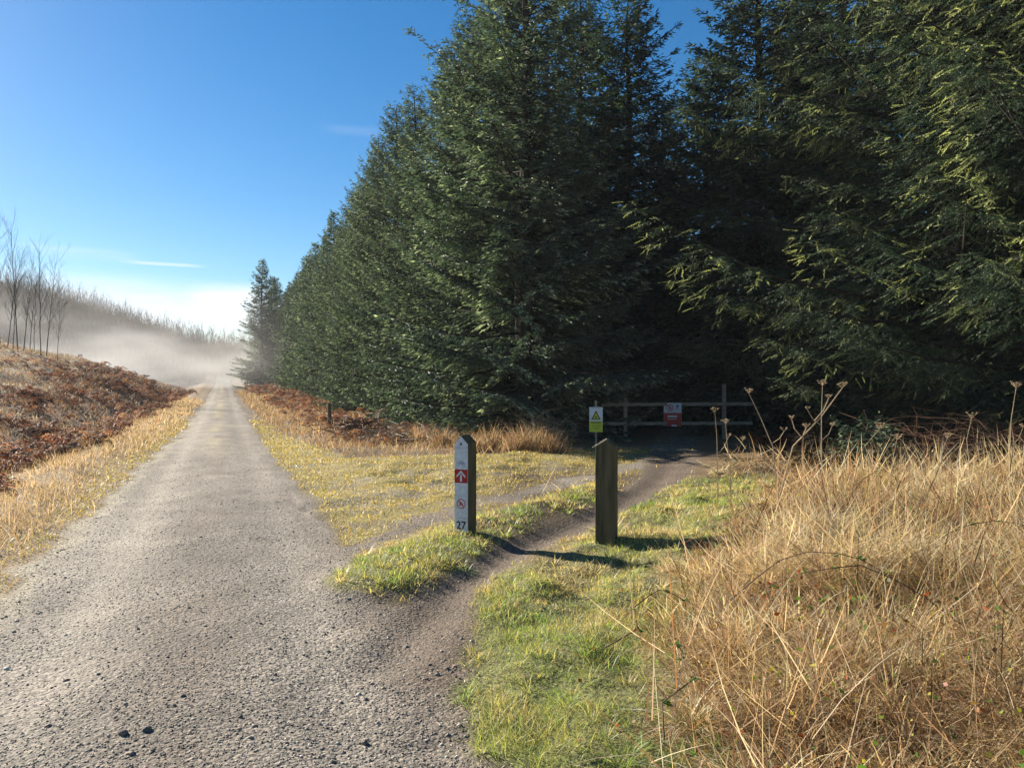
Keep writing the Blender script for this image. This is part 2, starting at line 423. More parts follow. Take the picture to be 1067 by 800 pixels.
# tufts: blades leaning out of a common foot
def tufts(name, nc, k, Y0, Y1, fn, rad, l0, l1, lean, curl, colfn, mat, label, px=(-170, 1240), w=.0036, zoff=None):
    cx, cy, cY = cands(nc, Y0, Y1, *px)
    ok = rng.random(nc) < fn(cx, cy); cx, cy, cY = cx[ok], cy[ok], cY[ok]; m_ = len(cx)
    sc = rng.uniform(.5, 1.0, m_) ** 1.3
    tl = l0 + (l1 - l0) * rng.random(m_) ** 1.8
    col = colfn(cx, cy, m_)
    i = np.repeat(np.arange(m_), k); n = len(i)
    a = rng.uniform(0, 6.283, n); q = rng.random(n) ** .6
    R_ = rad * sc[i] * (tl[i] / l1 + .5)
    x = cx[i] + np.sin(a) * q * R_; y = cy[i] + np.cos(a) * q * R_
    fall = fbm(cx, cy, .7, 2, 77)[i] * 12
    az = a + rng.normal(0, .5, n)
    blades(name, x, y, H(x, y) - .01 + (zoff(cx, cy)[i] * rng.random(n) if zoff else 0), az, tl[i] * rng.uniform(.55, 1.15, n), w * np.maximum(cY[i] / 4.4, .9) * rng.uniform(.7, 1.4, n), q * lean + rng.uniform(0, .25, n),
           rng.uniform(.3, 1, n) * curl, np.clip(col[i] * (1 + rng.normal(0, .16, (n, 1))), .01, .9), mat, label=label)
def green_t(x, y):
    m = masks(x, y); return m['green'] * (.35 + .65 * sm(.35, .6, fbm(x, y, 1.7, 3, 45)))
def green_c(x, y, n):
    t = np.clip(.50 + (fbm(x, y, 1.3, 3, 22) - .5) * 2.4 + rng.normal(0, .2, n), 0, .999)
    return pick([(.25, .36, .12), (.30, .40, .13), (.40, .44, .17), (.50, .47, .21), (.58, .50, .27), (.66, .54, .35)], n, .12, t)
tufts('grass_tufts', 15000, 24, 2.5, 15, green_t, .055, .04, .16, .95, 1.3, green_c, M_grass, 'small tufts of frosted green and straw grass on the bank')
def dry_t(x, y):
    m = masks(x, y); dg = poly(x, y, GREENB)
    d1, h1 = dline(x, y, PATH); d2, h2 = dline(x, y, TRACK)
    return .9 * sm(-.1, 1.0, dg + (fbm(x, y, 1.5, 2, 46) - .5) * .8) * (x * CT - y * ST > .2) * (x > .9) * sm(.1, .8, np.minimum(d1 - h1, d2 - h2)) * (y < 20) * (m['mound'] < -.2) * (m['turf'] < .5) * sm(15, 10, x * ST + y * CT)
def dry_c(x, y, n):
    t = np.clip(.5 + (fbm(x, y, 1.0, 3, 47) - .5) * 1.8 + rng.normal(0, .34, n), 0, .999)
    return pick([(.22, .13, .065), (.37, .25, .13), (.52, .38, .20), (.61, .475, .27), (.70, .58, .36), (.78, .69, .48)], n, .12, t)
tufts('dry_tussocks', 4400, 46, 2.4, 17, dry_t, .14, .13, .37, 1.25, 1.1, dry_c, M_dry, 'arching tussocks of dead straw coloured grass', (520, 1260), .0056, lambda x, y: .12 * sm(.2, 1.4, poly(x, y, GREENB)))

# yellow turf of the turning place and along the track edges
x, y, Y = cands(420000, 3, 34)
m = masks(x, y)
verge = sm(.0, -.15, m['road']) * (sm(2.4, 1.3, x) * (x > 0) + sm(-2.5, -1.7, x) * (x < 0)) * (1 - m['grav'])
dens = np.maximum(m['turf'] * (1 - .85 * m['bare']) * (.35 + .65 * sm(.35, .6, fbm(x, y, 1.5, 3, 50))), verge * .9)
dens = np.maximum(dens, .10 * (m['trk'] > .5) * (m['road'] < -.2))
dens *= (1 - m['green'])
ok = rng.random(len(x)) < dens; x, y, Y = x[ok], y[ok], Y[ok]; n = len(x)
blades('yellow_turf', x, y, H(x, y) - .004, rng.uniform(0, 6.28, n), rng.uniform(.025, .085, n), .004 * np.maximum(Y / 4.5, 1), rng.uniform(.2, 1.0, n), rng.uniform(.2, 1.2, n),
       pick(YELL, n), M_grass, label='short yellowed turf between the track and the spruces')

# tall matted dry grass, right foreground and the rough ground to the gate
x, y, Y = cands(430000, 2.4, 26, 430, 1260)
m = masks(x, y)
dryR = sm(.0, .8, poly(x, y, GREENB)) * (x > 1.0) * (1 - m['grav']) * (1 - m['turf']) * (m['mound'] < -.15)
d1, h1 = dline(x, y, PATH); d2, h2 = dline(x, y, TRACK)
dryR *= sm(.1, .7, np.minimum(d1 - h1, d2 - h2))
right_of = (x * CT - y * ST) > .25 + 0 * x
clump = fbm(x, y, 1.4, 3, 60)
dens = dryR * right_of * (y < 21) * (.35 + .65 * sm(.32, .55, clump)) * sm(16, 10, Y)
dens = dens * np.where(x < 2.2, .8, 1)
ok = rng.random(len(x)) < dens; x, y, Y, clump = x[ok], y[ok], Y[ok], clump[ok]; n = len(x)
inner = sm(.2, 1.6, poly(x, y, GREENB))
ln = (.14 + .30 * inner * (.5 + clump)) * rng.uniform(.45, 1.4, n)
thatch = inner * (.05 + .30 * sm(.3, .75, fbm(x, y, 1.9, 3, 62)))
az = rng.uniform(0, 6.283, n)
upr = rng.random(n) < .05
lean = np.where(upr, np.abs(rng.normal(.35, .3, n)), np.clip(rng.normal(1.35, .3, n), .5, 2.0))
tone = np.clip(fbm(x, y, 1.1, 3, 63) * 1.3 - .15 + rng.normal(0, .22, n), 0, .999)
blades('dry_grass', x, y, H(x, y) - .01 + rng.random(n) ** .7 * thatch, az, ln, .0046 * np.maximum(Y / 4.2, .9) * rng.uniform(.5, 1.8, n), lean, rng.normal(.35, .45, n),
       pick([(.14, .09, .05), (.28, .185, .095), (.44, .32, .17), (.55, .43, .24), (.64, .53, .33), (.74, .65, .45)], n, .2, tone), M_dry, tw=rng.uniform(0, 6.28, n), label='tangled dry golden grass filling the right foreground')
# upright thin stalks above it
x, y, Y = cands(1500, 3.0, 14, 560, 1240)
m = masks(x, y); ok = (poly(x, y, GREENB) > .5) & (m['g'] < -.6) & (rng.random(len(x)) < sm(.35, .65, fbm(x, y, .9, 2, 70))); x, y, Y = x[ok], y[ok], Y[ok]; n = len(x)
blades('dry_stalks', x, y, H(x, y), rng.uniform(0, 6.28, n), rng.uniform(.25, .55, n), .0045 * np.maximum(Y / 4.5, 1), np.abs(rng.normal(.25, .3, n)), rng.uniform(-.1, .5, n),
       pick([(.55, .40, .24), (.34, .20, .11), (.62, .50, .33)], n), M_dry, tw=rng.uniform(0, 6, n), label='upright dead stalks poking out of the dry grass')

x, y, Y = cands(5200, 2.4, 13, 560, 1260)
ok = (rng.random(len(x)) < sm(-.2, .8, poly(x, y, GREENB)) * (.3 + .7 * sm(.4, .6, fbm(x, y, 1.1, 2, 49)))) & (masks(x, y)['g'] < -.4) & (x > 1.2); x, y, Y = x[ok], y[ok], Y[ok]; n = len(x)
blades('dead_stems', x, y, H(x, y) + rng.uniform(0, .2, n), rng.uniform(0, 6.28, n), rng.uniform(.25, .8, n), .0055 * np.maximum(Y / 4.5, 1) * rng.uniform(.6, 1.3, n), np.clip(rng.normal(.95, .45, n), .1, 1.6), rng.uniform(-.4, .5, n),
       pick([(.30, .16, .09), (.38, .23, .13), (.18, .10, .06), (.68, .58, .43), (.56, .44, .29), (.62, .50, .34)], n), M_dry, tw=rng.uniform(0, 6, n), label='red-brown and pale dead stems lying through the dry grass')
def leaf_litter(n0=5200):
    x, y, Y = cands(n0, 2.4, 11, 560, 1260)
    ok = rng.random(n0) < sm(-.5, .6, poly(x, y, GREENB)) * (x > 1.0) * (.15 + .85 * sm(.45, .62, fbm(x, y, 1.2, 2, 48))) * (masks(x, y)['g'] < -.3); x, y, Y = x[ok], y[ok], Y[ok]; n = len(x)
    z = H(x, y) + sm(.1, 1.3, poly(x, y, GREENB)) * rng.uniform(.1, .38, n) + .02
    p = np.stack([x, y, z], 1); d = rng.normal(0, 1, (n, 3)) * [1, 1, .5]; d /= np.linalg.norm(d, axis=1, keepdims=True)
    e = np.cross(d, rng.normal(0, 1, (n, 3))); e /= np.linalg.norm(e, axis=1, keepdims=True); s_ = rng.uniform(.013, .034, n)[:, None]
    V_ = np.stack([p, p + d * s_ * .5 + e * s_ * .4, p + d * s_ * 1.15, p + d * s_ * .5 - e * s_ * .4], 1).reshape(-1, 3)
    F_ = (A([(0, 1, 2), (0, 2, 3)])[None] + (np.arange(n) * 4)[:, None, None]).reshape(-1, 3)
    cc = pick([(.12, .22, .04), (.20, .30, .05), (.09, .15, .04), (.35, .09, .04), (.40, .36, .08), (.30, .16, .08), (.22, .13, .07)], n)
    add('bramble_leaves', mesh_np('bramble_leaves', V_, F_, M_leaf, np.repeat(cc, 4, 0)), kind='stuff', label='scattered small green and red leaves caught in the dry grass')
leaf_litter()

# straw grass on both verges and the rough strip before the spruces
def rough(n0, Y0, Y1, fn, name, label, pal, l0, l1, w=.0031, lean=.45, mat=M_dry, px=(-170, 1240)):
    x, y, Y = cands(n0, Y0, Y1, *px)
    dens = fn(x, y)
    ok = rng.random(len(x)) < dens; x, y, Y = x[ok], y[ok], Y[ok]; n = len(x)
    cl = fbm(x, y, 1.2, 2, 80)
    blades(name, x, y, H(x, y) - .01, rng.uniform(0, 6.28, n), (l0 + (l1 - l0) * cl) * rng.uniform(.6, 1.3, n), w * np.maximum(Y / 4.5, 1), np.abs(rng.normal(lean, .3, n)), rng.uniform(.2, 1.2, n),
           pick(pal, n, .18), mat, seg=2, label=label)
def f_left(x, y):
    m = masks(x, y)
    e = 1.75 + .9 * (fbm(x, y, .35, 3, 81))
    e = e - .45 * sm(15, 32, y)
    return sm(e + 2.2, e + .7, -x) * sm(e - .5, e + .15, -x) * (x < 0) * (.4 + .6 * sm(.3, .55, fbm(x, y, 1.0, 3, 82)))
rough(170000, 4.5, 60, f_left, 'verge_grass', 'golden straw grass along the left edge of the track', STRAW, .1, .34, px=(-170, 330))
def f_right(x, y):
    m = masks(x, y)
    return .9 * sm(1.7, 2.6, x + .6 * sm(25, 35, y) + .6 * (fbm(x, y, .5, 2, 83) - .5)) * sm(8.2, 6.0, x) * (y > 15) * (1 - m['grav']) * (1 - m['turf']) * (1 - m['green']) * (.45 + .55 * sm(.42, .6, fbm(x, y, .7, 3, 84)))
rough(170000, 10, 90, f_right, 'rough_grass', 'rough straw grass between the turf and the spruce row', STRAW[:4] + [(.3, .17, .09), (.24, .15, .09)], .12, .42, px=(230, 700))
# tall pale clumps against the first spruce
def f_tall(x, y):
    r = np.zeros(np.shape(x))
    for px, Yc, rr in ((492, 18.6, .5), (512, 19.3, .4), (540, 18.6, .6), (574, 18.2, .5), (462, 20, .5), (430, 21, .6), (556, 19.8, .6)):
        cx, cy = at(px, Yc); r = np.maximum(r, sm(rr, rr * .2, np.hypot(x - cx, y - cy)))
    return r
rough(34000, 16, 22, f_tall, 'tall_dead_grass', 'tall pale dead grass clumps at the foot of the nearest spruces', [(.34, .24, .14), (.26, .17, .10), (.42, .32, .2)], .35, 1.0, w=.0035, lean=.4, px=(430, 620))
# hillside straw
def f_hill(x, y): return sm(-3.6, -5, x) * (y < 100) * (.65 * sm(.58, .46, fbm(x, y, .45, 3, 91)) + sm(-7, -11, x) * (.15 + .6 * sm(.45, .6, fbm(x, y, .35, 4, 12))))
rough(150000, 7, 95, f_hill, 'hillside_grass', 'pale bleached grass on the left hillside', [(.36, .28, .19), (.28, .20, .13), (.46, .39, .29), (.20, .14, .10)], .12, .38, px=(-170, 260))

# brown leafless wood clothing the far hillside, far too many stems to count
n = 90000
Y = 128 + 125 * rng.random(n); px = rng.uniform(-220, 420, n); X = (px - 533.5) / 800 * Y; x, y = X * CT + Y * ST, -X * ST + Y * CT
ok = ((x < -3) | (y > 165)) & (y > 128); x, y, Y = x[ok], y[ok], Y[ok]; n = len(x)
z = H(x, y); up = rng.random(n) ** 1.3 * (3.5 + 6.0 * fbm(x, y, .09, 3, 99))
blades('far_wood', x, y, z + up * rng.uniform(0, .85, n), rng.uniform(0, 6.28, n), rng.uniform(.8, 2.4, n), rng.uniform(.05, .13, n), np.abs(rng.normal(.25, .35, n)), rng.uniform(-.3, .5, n),
       pick([(.075, .055, .042), (.095, .07, .052), (.055, .042, .033), (.07, .06, .042)], n), M_dry, seg=2, tw=rng.uniform(0, 6.28, n), label='brown leafless wood covering the far misty hillside')

# ------------------------------------------------------------------ templates scattered into one mesh
def scatter(name, T, F, Tc, pos, rz, tilt, taz, scl, col, mat, **pr):
    """T template verts, F tris, Tc per-vertex tone; merged copies"""
    n = len(pos)
    v = T[None] * scl[:, None, None] if scl.ndim == 1 else T[None] * scl[:, None, :]
    c, s = np.cos(rz)[:, None], np.sin(rz)[:, None]
    x = v[..., 0] * c - v[..., 1] * s; y = v[..., 0] * s + v[..., 1] * c; z = v[..., 2]
    ax, ay = np.cos(taz)[:, None], np.sin(taz)[:, None]      # tilt about a horizontal axis
    ct, st_ = np.cos(tilt)[:, None], np.sin(tilt)[:, None]
    d = x * ax + y * ay; e = -x * ay + y * ax
    e2 = e * ct - z * st_; z2 = e * st_ + z * ct
    x = d * ax - e2 * ay; y = d * ay + e2 * ax
    Vv = np.stack([x, y, z2], -1) + pos[:, None, :]
    Fv = (F[None] + (np.arange(n) * len(T))[:, None, None]).reshape(-1, F.shape[1])
    Cv = (col[:, None, :] * Tc[None, :, None]).reshape(-1, 3)
    me = mesh_np(name, Vv.reshape(-1, 3), Fv, mat, Cv)
    return add(name, me, **pr)

def frond(seed):
    r = np.random.default_rng(seed); vs = []; fs = []; tn = []
    def P(t): return A([.0 + .05 * math.sin(3 * t), t * .85, .55 * math.sin(t * 2.3) * (1 - .25 * t) - .15 * t])
    ts = np.linspace(0, 1, 7)
    for a, b in zip(ts[:-1], ts[1:]):
        p, q = P(a), P(b); k = len(vs); w = .008
        vs += [p - [w, 0, 0], p + [w, 0, 0], q]; fs.append((k, k + 1, k + 2)); tn += [.8] * 3
    for t in np.linspace(.22, .98, 12):
        p = P(t); L_ = .34 * (1 - t) ** .7 + .05
        for sd in (-1, 1):
            dr = A([sd * .85, .45, r.uniform(-.5, .1)]); dr /= np.linalg.norm(dr)
            m = p + dr * L_ * .5 + A([0, 0, .01]); e = p + dr * L_ + A([0, 0, -L_ * r.uniform(.1, .5)])
            up = A([r.normal(0, .3), 1, r.normal(0, .4)]); up /= np.linalg.norm(up); w = .035 * r.uniform(.7, 1.2)
            k = len(vs)
            vs += [p, m + up * w, m - up * w, e]; fs += [(k, k + 1, k + 2), (k + 1, k + 3, k + 2)]
            q = r.uniform(.6, 1.3); tn += [q, q, q * .9, q]
            # small teeth
            for s2 in (-1, 1):
                k = len(vs); b_ = p + dr * L_ * .65
                vs += [b_ - dr * .02, b_ + dr * .02, b_ + up * s2 * .05 + dr * .03]; fs.append((k, k + 1, k + 2)); tn += [q] * 3
    return A(vs), A(fs), A(tn)
RUSS = [(.27, .20, .145), (.34, .27, .20), (.19, .10, .065), (.14, .075, .05), (.24, .14, .09), (.10, .065, .05), (.30, .22, .16), (.20, .09, .05), (.21, .155, .115)]
BPALE = RUSS + [(.38, .27, .17), (.30, .20, .12)]
def bracken(name, n0, Y0, Y1, fn, pal, label, px, s0=.6, s1=1.1):
    x, y, Y = cands(n0, Y0, Y1, *px); ok = rng.random(len(x)) < fn(x, y); x, y, Y = x[ok], y[ok], Y[ok]; n = len(x)
    T, F, tc = frond(len(name))
    pos = np.stack([x, y, H(x, y) + rng.uniform(-.05, .12, n)], 1)
    scatter(name, T, F, tc, pos, rng.uniform(0, 6.28, n), rng.normal(0, .35, n), rng.uniform(0, 6.28, n), rng.uniform(s0, s1, n) * np.maximum(1, Y / 40),
            pick(pal, n, .22), M_brack, kind='stuff', label=label)
def f_bl(x, y):
    e = 3.1 + 1.3 * (fbm(x, y, .3, 2, 90) - .5)
    return sm(e, e + .5, -x) * sm(14, 6, -x) * (y < 95) * (.05 + .95 * sm(.47, .60, fbm(x, y, .45, 3, 91)))
bracken('bracken_on_the_bank', 26000, 6, 75, f_bl, RUSS + [(.34, .27, .19)], 'dead russet bracken covering the left bank', (-170, 260), .3, .8)
def f_br(x, y):
    m = masks(x, y)
    return sm(2.6, 3.8, x) * sm(8.5, 7, x) * sm(19, 23, y) * (1 - m['grav']) * (1 - m['turf']) * (.15 + .85 * sm(.40, .55, fbm(x, y, .4, 3, 92)))
bracken('bracken_by_the_spruces', 16000, 18, 95, f_br, BPALE, 'dead brown bracken under the roadside spruces', (230, 520), .3, .65)
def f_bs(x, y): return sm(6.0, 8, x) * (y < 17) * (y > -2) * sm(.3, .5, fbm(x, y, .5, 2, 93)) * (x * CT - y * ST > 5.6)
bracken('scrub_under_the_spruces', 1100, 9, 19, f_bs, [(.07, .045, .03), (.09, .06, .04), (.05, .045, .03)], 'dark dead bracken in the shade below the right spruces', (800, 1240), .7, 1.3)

# stones
def blob(seed, f=.25):
    r = np.random.default_rng(seed); p = (1 + 5 ** .5) / 2
    v = A([(-1, p, 0), (1, p, 0), (-1, -p, 0), (1, -p, 0), (0, -1, p), (0, 1, p), (0, -1, -p), (0, 1, -p), (p, 0, -1), (p, 0, 1), (-p, 0, -1), (-p, 0, 1)], float)
    v /= np.linalg.norm(v[0]); v *= 1 + r.normal(0, f, (12, 1)); v *= [1, .8, .6]
    fc = A([(0, 11, 5), (0, 5, 1), (0, 1, 7), (0, 7, 10), (0, 10, 11), (1, 5, 9), (5, 11, 4), (11, 10, 2), (10, 7, 6), (7, 1, 8), (3, 9, 4), (3, 4, 2), (3, 2, 6), (3, 6, 8), (3, 8, 9), (4, 9, 5), (2, 4, 11), (6, 2, 10), (8, 6, 7), (9, 8, 1)])
    return v, fc
M_stone = leafmat('stone', 0, .8, spec=.2)
def octa(seed):
    r = np.random.default_rng(seed)
    v = A([(1, 0, 0), (-1, 0, 0), (0, .8, 0), (0, -.8, 0), (0, 0, .65), (0, 0, -.6)], float) * (1 + r.normal(0, .2, (6, 1)))
    return v, A([(0, 2, 4), (2, 1, 4), (1, 3, 4), (3, 0, 4), (2, 0, 5), (1, 2, 5), (3, 1, 5), (0, 3, 5)])
GP = [(.27, .235, .19), (.22, .19, .155), (.33, .295, .24), (.19, .16, .13), (.25, .22, .18), (.42, .38, .32), (.15, .125, .105)]
def stones(name, n0, Y0, Y1, r0, r1, fn, label, tf, pw=2.2, sink=.12, pal=GP):
    x, y, Y = cands(n0, Y0, Y1, p=.3); ok = rng.random(len(x)) < fn(x, y); x, y, Y = x[ok], y[ok], Y[ok]; n = len(x)
    s = (r0 + (r1 - r0) * rng.random(n) ** pw) * np.maximum(1, Y / 14)
    T, F = tf
    scl = s[:, None] * rng.uniform(.75, 1.25, (n, 3))
    pos = np.stack([x, y, H(x, y) + s * sink], 1); scl[:, 2] *= .6
    scatter(name, T, F, np.ones(len(T)), pos, rng.uniform(0, 6.28, n), rng.normal(0, .4, n), rng.uniform(0, 6.28, n), scl, pick(pal, n, .15), M_stone, kind='stuff', label=label)
def f_g(x, y):
    m = masks(x, y); return sm(29, 9, np.hypot(x, y)) * np.clip(m['grav'] * (1 - .6 * m['path'] * (m['road'] < .1)) + .35 * m['bare'], 0, 1) * (.45 + .55 * sm(.35, .6, fbm(x, y, 1.3, 2, 95)))
stones('fine_gravel', 260000, 2.6, 30, .0035, .010, f_g, 'fine grey gravel on the track', octa(1))
def f_g2(x, y):
    m = masks(x, y); lo = np.exp(-((x - 1.0) / .6) ** 2) + np.exp(-((x + 1.5) / .3) ** 2) + .25
    return np.clip(m['grav'] * lo, 0, 1)
stones('coarse_gravel', 8000, 2.6, 17, .008, .018, f_g2, 'coarse loose gravel on the track', blob(2), 2.5)

# a few larger single stones
def stone(px, py, r, label, seed):
    x, y = pt(px, py); v, f = blob(seed, .16)
    me0 = MB(); me0.raw([tuple(q * r) for q in v], [tuple(q) for q in f])
    o = me0.build('stone', M_bigstone, None, loc=(x, y, Hs(x, y) + r * .18), label=label, category='stone', group='larger stones on the track')
    o.rotation_euler = (0, 0, seed); o.modifiers.new('sub', 'SUBSURF').render_levels = 1; o.modifiers['sub'].levels = 1
M_bigstone = solid('dark_stone', (.20, .165, .14), .85, .4, 30, .6, 60)
stone(380, 768, .028, 'dark stone lying in the gravel near the bottom edge of the track', 5)
stone(128, 771, .030, 'dark pitted stone in the gravel at the lower left of the track', 6)
stone(154, 767, .032, 'dark rounded stone beside another at the lower left of the track', 7)
stone(182, 741, .018, 'small dark stone in the middle of the left wheel line', 8)
stone(251, 751, .018, 'small dark stone in the middle of the lower track', 9)
stone(518, 600, .028, 'pale stone on the footpath between the two posts', 10)
stone(466, 692, .022, 'brown stone at the grass edge where the footpath leaves the track', 11)

# ------------------------------------------------------------------ spruces
def frame(d):
    a = np.where(np.abs(d[:, 2:3]) < .9, A([[0, 0, 1.]]), A([[1., 0, 0]]))
    u = np.cross(d, a); u /= np.linalg.norm(u, axis=1, keepdims=True) + 1e-9
    return u, np.cross(d, u)
def nrm(v): return v / (np.linalg.norm(v, axis=-1, keepdims=True) + 1e-9)
def spruce_mesh(name, h, R, seed, step=.36, bstep=.13, sstep=.075, slen=.17, sw=.030, zmin=.25, needles=0, taper=.85, base=(.060, .092, .070), tip=(.27, .32, .21), vz=.15, droop=.22, nw=.0065):
    r = np.random.default_rng(seed)
    zb = []; 
    z = zmin
    while z < h - .25:
        k = r.integers(5, 8) if z < h * .9 else 5
        for _ in range(k): zb.append(z + r.uniform(-.5, .5) * step)
        z += step * (1 if z < h * .8 else .7)
    zb = A(zb); n = len(zb); f = np.clip(zb / h, 0, 1)
    az = r.uniform(0, 6.283, n)
    Lb = R * (1 - f) ** taper * (.78 + .22 * sm(0, .14, f)) * r.uniform(.72, 1.12, n) * (1 + .12 * np.sin(az * 2 + seed)) + .12
    Lb = np.where(r.random(n) < .09, Lb * 1.27, Lb); young = r.random(n) ** 1.6 * 1.9
    e1 = np.where(f < .6, -.30 + .75 * f, .15 + 1.9 * (f - .6)) + r.normal(0, .09, n)
    e2 = .26 + r.normal(0, .06, n)
    def bp(i, t):
        L_ = Lb[i]
        return np.stack([np.cos(az[i]) * L_ * t, np.sin(az[i]) * L_ * t, zb[i] + L_ * (e1[i] * t + e2[i] * t * t)], -1)
    def bt(i, t):
        return nrm(np.stack([np.cos(az[i]), np.sin(az[i]), e1[i] + 2 * e2[i] * t], -1))
    # branchlets
    cnt = np.maximum((Lb / bstep).astype(int), 2) * 2
    bi = np.repeat(np.arange(n), cnt)
    t = r.uniform(.1, 1, len(bi)) ** .85
    t = np.clip(t, 0, 1)
    side = np.where(r.random(len(bi)) < .5, -1, 1)
    b0 = bp(bi, t); tg = bt(bi, t)
    lat = np.stack([-np.sin(az[bi]), np.cos(az[bi]), np.zeros(len(bi))], -1) * side[:, None]
    a = r.uniform(.75, 1.1, len(bi))
    bl = (.10 + .38 * Lb[bi] * (1 - t) ** .8 * sm(0, .25, t)) * r.uniform(.7, 1.15, len(bi)); bl = np.minimum(bl, 1.15)
    dr = nrm(tg * np.cos(a)[:, None] + lat * np.sin(a)[:, None] + A([0, 0, -droop]) + r.normal(0, .08, (len(bi), 3)))
    # the leader of every branch is a branchlet too
    li = np.arange(n)
    b0 = np.concatenate([b0, bp(li, np.full(n, .93))]); dr = np.concatenate([dr, bt(li, np.ones(n))]); bl = np.concatenate([bl, np.minimum(.18 + .06 * Lb, .4)])
    # shoots
    sc_ = np.maximum((bl / sstep).astype(int), 1) + 1
    si = np.repeat(np.arange(len(bl)), sc_)
    u = r.random(len(si)) ** .9
    sag = -.18 * (u ** 2) * bl[si]
    p0 = b0[si] + dr[si] * (bl[si] * u)[:, None]; p0[:, 2] += sag
    fu, fw = frame(dr[si])
    sd = np.where(r.random(len(si)) < .5, -1, 1)
    lt = nrm(np.cross(dr[si], A([[0, 0, 1.]]))) * sd[:, None]
    ang = r.uniform(.45, 1.0, len(si)); ang = np.where(u > .93, .1, ang)
    sdn = nrm(dr[si] * np.cos(ang)[:, None] + lt * np.sin(ang)[:, None] + np.stack([r.normal(0, vz, len(si)), r.normal(0, vz, len(si)), -np.abs(r.normal(.18, .22 + vz * .5, len(si)))], -1))
    sl = slen * r.uniform(.55, 1.25, len(si)) * (1 - .25 * u)
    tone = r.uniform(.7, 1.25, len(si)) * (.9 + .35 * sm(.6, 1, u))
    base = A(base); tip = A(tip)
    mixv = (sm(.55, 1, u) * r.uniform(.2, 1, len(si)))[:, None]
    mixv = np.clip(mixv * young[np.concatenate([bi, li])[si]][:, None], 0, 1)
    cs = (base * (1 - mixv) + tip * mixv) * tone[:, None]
    if needles:
        ns = len(si); K = needles
        U, W = frame(sdn)
        tt = (np.arange(K) + .5) / K
        q = r.uniform(0, 6.283, (ns, K)) 
        tt = np.clip(tt[None] + r.normal(0, .02, (ns, K)), 0, 1)
        sp = p0[:, None] + sdn[:, None] * (sl[:, None] * tt)[..., None]
        out = U[:, None] * np.cos(q)[..., None] + W[:, None] * np.sin(q)[..., None]
        nl = (.034 * (1 - .35 * tt))[..., None]
        nd = nrm(out * .75 + sdn[:, None] * .8)
        wv = nrm(np.cross(nd, sdn[:, None])) * nw
        v = np.stack([sp - wv, sp + wv, sp + nd * nl], 2).reshape(-1, 3)
        F = np.arange(len(v)).reshape(-1, 3)
        C = np.repeat(cs, K * 3, 0)
        # twig
        tv = np.stack([p0 - U * .0035, p0 + U * .0035, p0 + sdn * sl[:, None]], 1).reshape(-1, 3)
        F = np.concatenate([F, len(v) + np.arange(len(tv)).reshape(-1, 3)])
        v = np.concatenate([v, tv]); C = np.concatenate([C, np.repeat(cs * .9, 3, 0)])
    else:
        U, W = frame(sdn)
        q = r.uniform(0, 3.14, len(si))
        n1 = U * np.cos(q)[:, None] + W * np.sin(q)[:, None]; n2 = -U * np.sin(q)[:, None] + W * np.cos(q)[:, None]
        w_ = sw * r.uniform(.7, 1.3, len(si))[:, None] / 2
        mid = p0 + sdn * (sl * .45)[:, None]; tp = p0 + sdn * sl[:, None]
        v = np.stack([p0, mid + n1 * w_, mid - n1 * w_, tp, mid + n2 * w_, mid - n2 * w_], 1).reshape(-1, 3)
        f6 = A([(0, 1, 3), (0, 3, 2), (0, 4, 3), (0, 3, 5)])
        F = (f6[None] + (np.arange(len(si)) * 6)[:, None, None]).reshape(-1, 3)
        C = np.repeat(cs, 6, 0)
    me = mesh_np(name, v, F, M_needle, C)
    # woody part: trunk with limbs
    mb = MB()
    zs = np.linspace(-.3, h, 9); wob = r.normal(0, .05, (9, 2))
    mb.tube([(wob[i, 0] * (i > 0), wob[i, 1] * (i > 0), zs[i]) for i in range(9)], [max(.016 * h * (1 - zs[i] / h) ** .8, .015) for i in range(9)], 8)
    for i in range(0, n):
        if Lb[i] > .6:
            pts = [bp(A([i]), A([tq]))[0] for tq in (0, .3, .6, .9)]
            mb.tube(pts, [.008 + .009 * Lb[i], .007 + .006 * Lb[i], .008 + .003 * Lb[i], .006], 4)
    tm = bpy.data.meshes.new(name + '_wood'); tm.from_pydata(mb.v, [], mb.f); tm.materials.append(M_bark); tm.update()
    return me, tm
def place_spruce(ms, x, y, label, group, s=1.0, rz=0.0, sz=None, name='spruce_tree'):
    t = thing(name, label, 'spruce tree', (x, y, Hs(x, y) - .05), rz, group)
    t.scale = (s, s, sz or s)
    a = add('crown', ms[0], t); b = add('trunk', ms[1], t)
    return t
rs = {}
MID = [spruce_mesh('spruce_crown', 17, 4.2, 21 + k, step=.28, bstep=.13, sstep=.062, slen=.21, sw=.033, taper=.82, base=(.10, .14, .11), tip=(.40, .45, .33)) for k in range(3)]  # sunlight on the roadside row is put into these paler needle colours
FAR = [spruce_mesh('far_spruce_crown', 17, 4.0, 41 + k, step=.34, bstep=.19, sstep=.12, slen=.34, sw=.075, taper=.9, base=(.10, .14, .11), tip=(.40, .45, .33)) for k in range(2)]  # same sun-paled needle colours for the distant trees
DARK = [spruce_mesh('shade_toned_spruce_crown', 17, 4.2, 71 + k, step=.28, bstep=.15, sstep=.08, slen=.24, sw=.042, taper=.80, base=(.05, .08, .06), tip=(.20, .25, .15)) for k in range(2)]  # same spruce with the shade put into darker needle colours
NEAR = [spruce_mesh('near_spruce_crown', 24, 5.6, 61, step=.46, bstep=.16, sstep=.115, slen=.30, needles=18, zmin=1.7, taper=.55, base=(.050, .080, .055), tip=(.44, .46, .20), vz=.30, droop=.34, nw=.008)]  # shade put into the dark base colour, sunlit sprays into the bright tips
ordn = ['First', 'Second', 'Third', 'Fourth', 'Fifth', 'Sixth', 'Seventh', 'Eighth']
yy = 21.6; k = 0
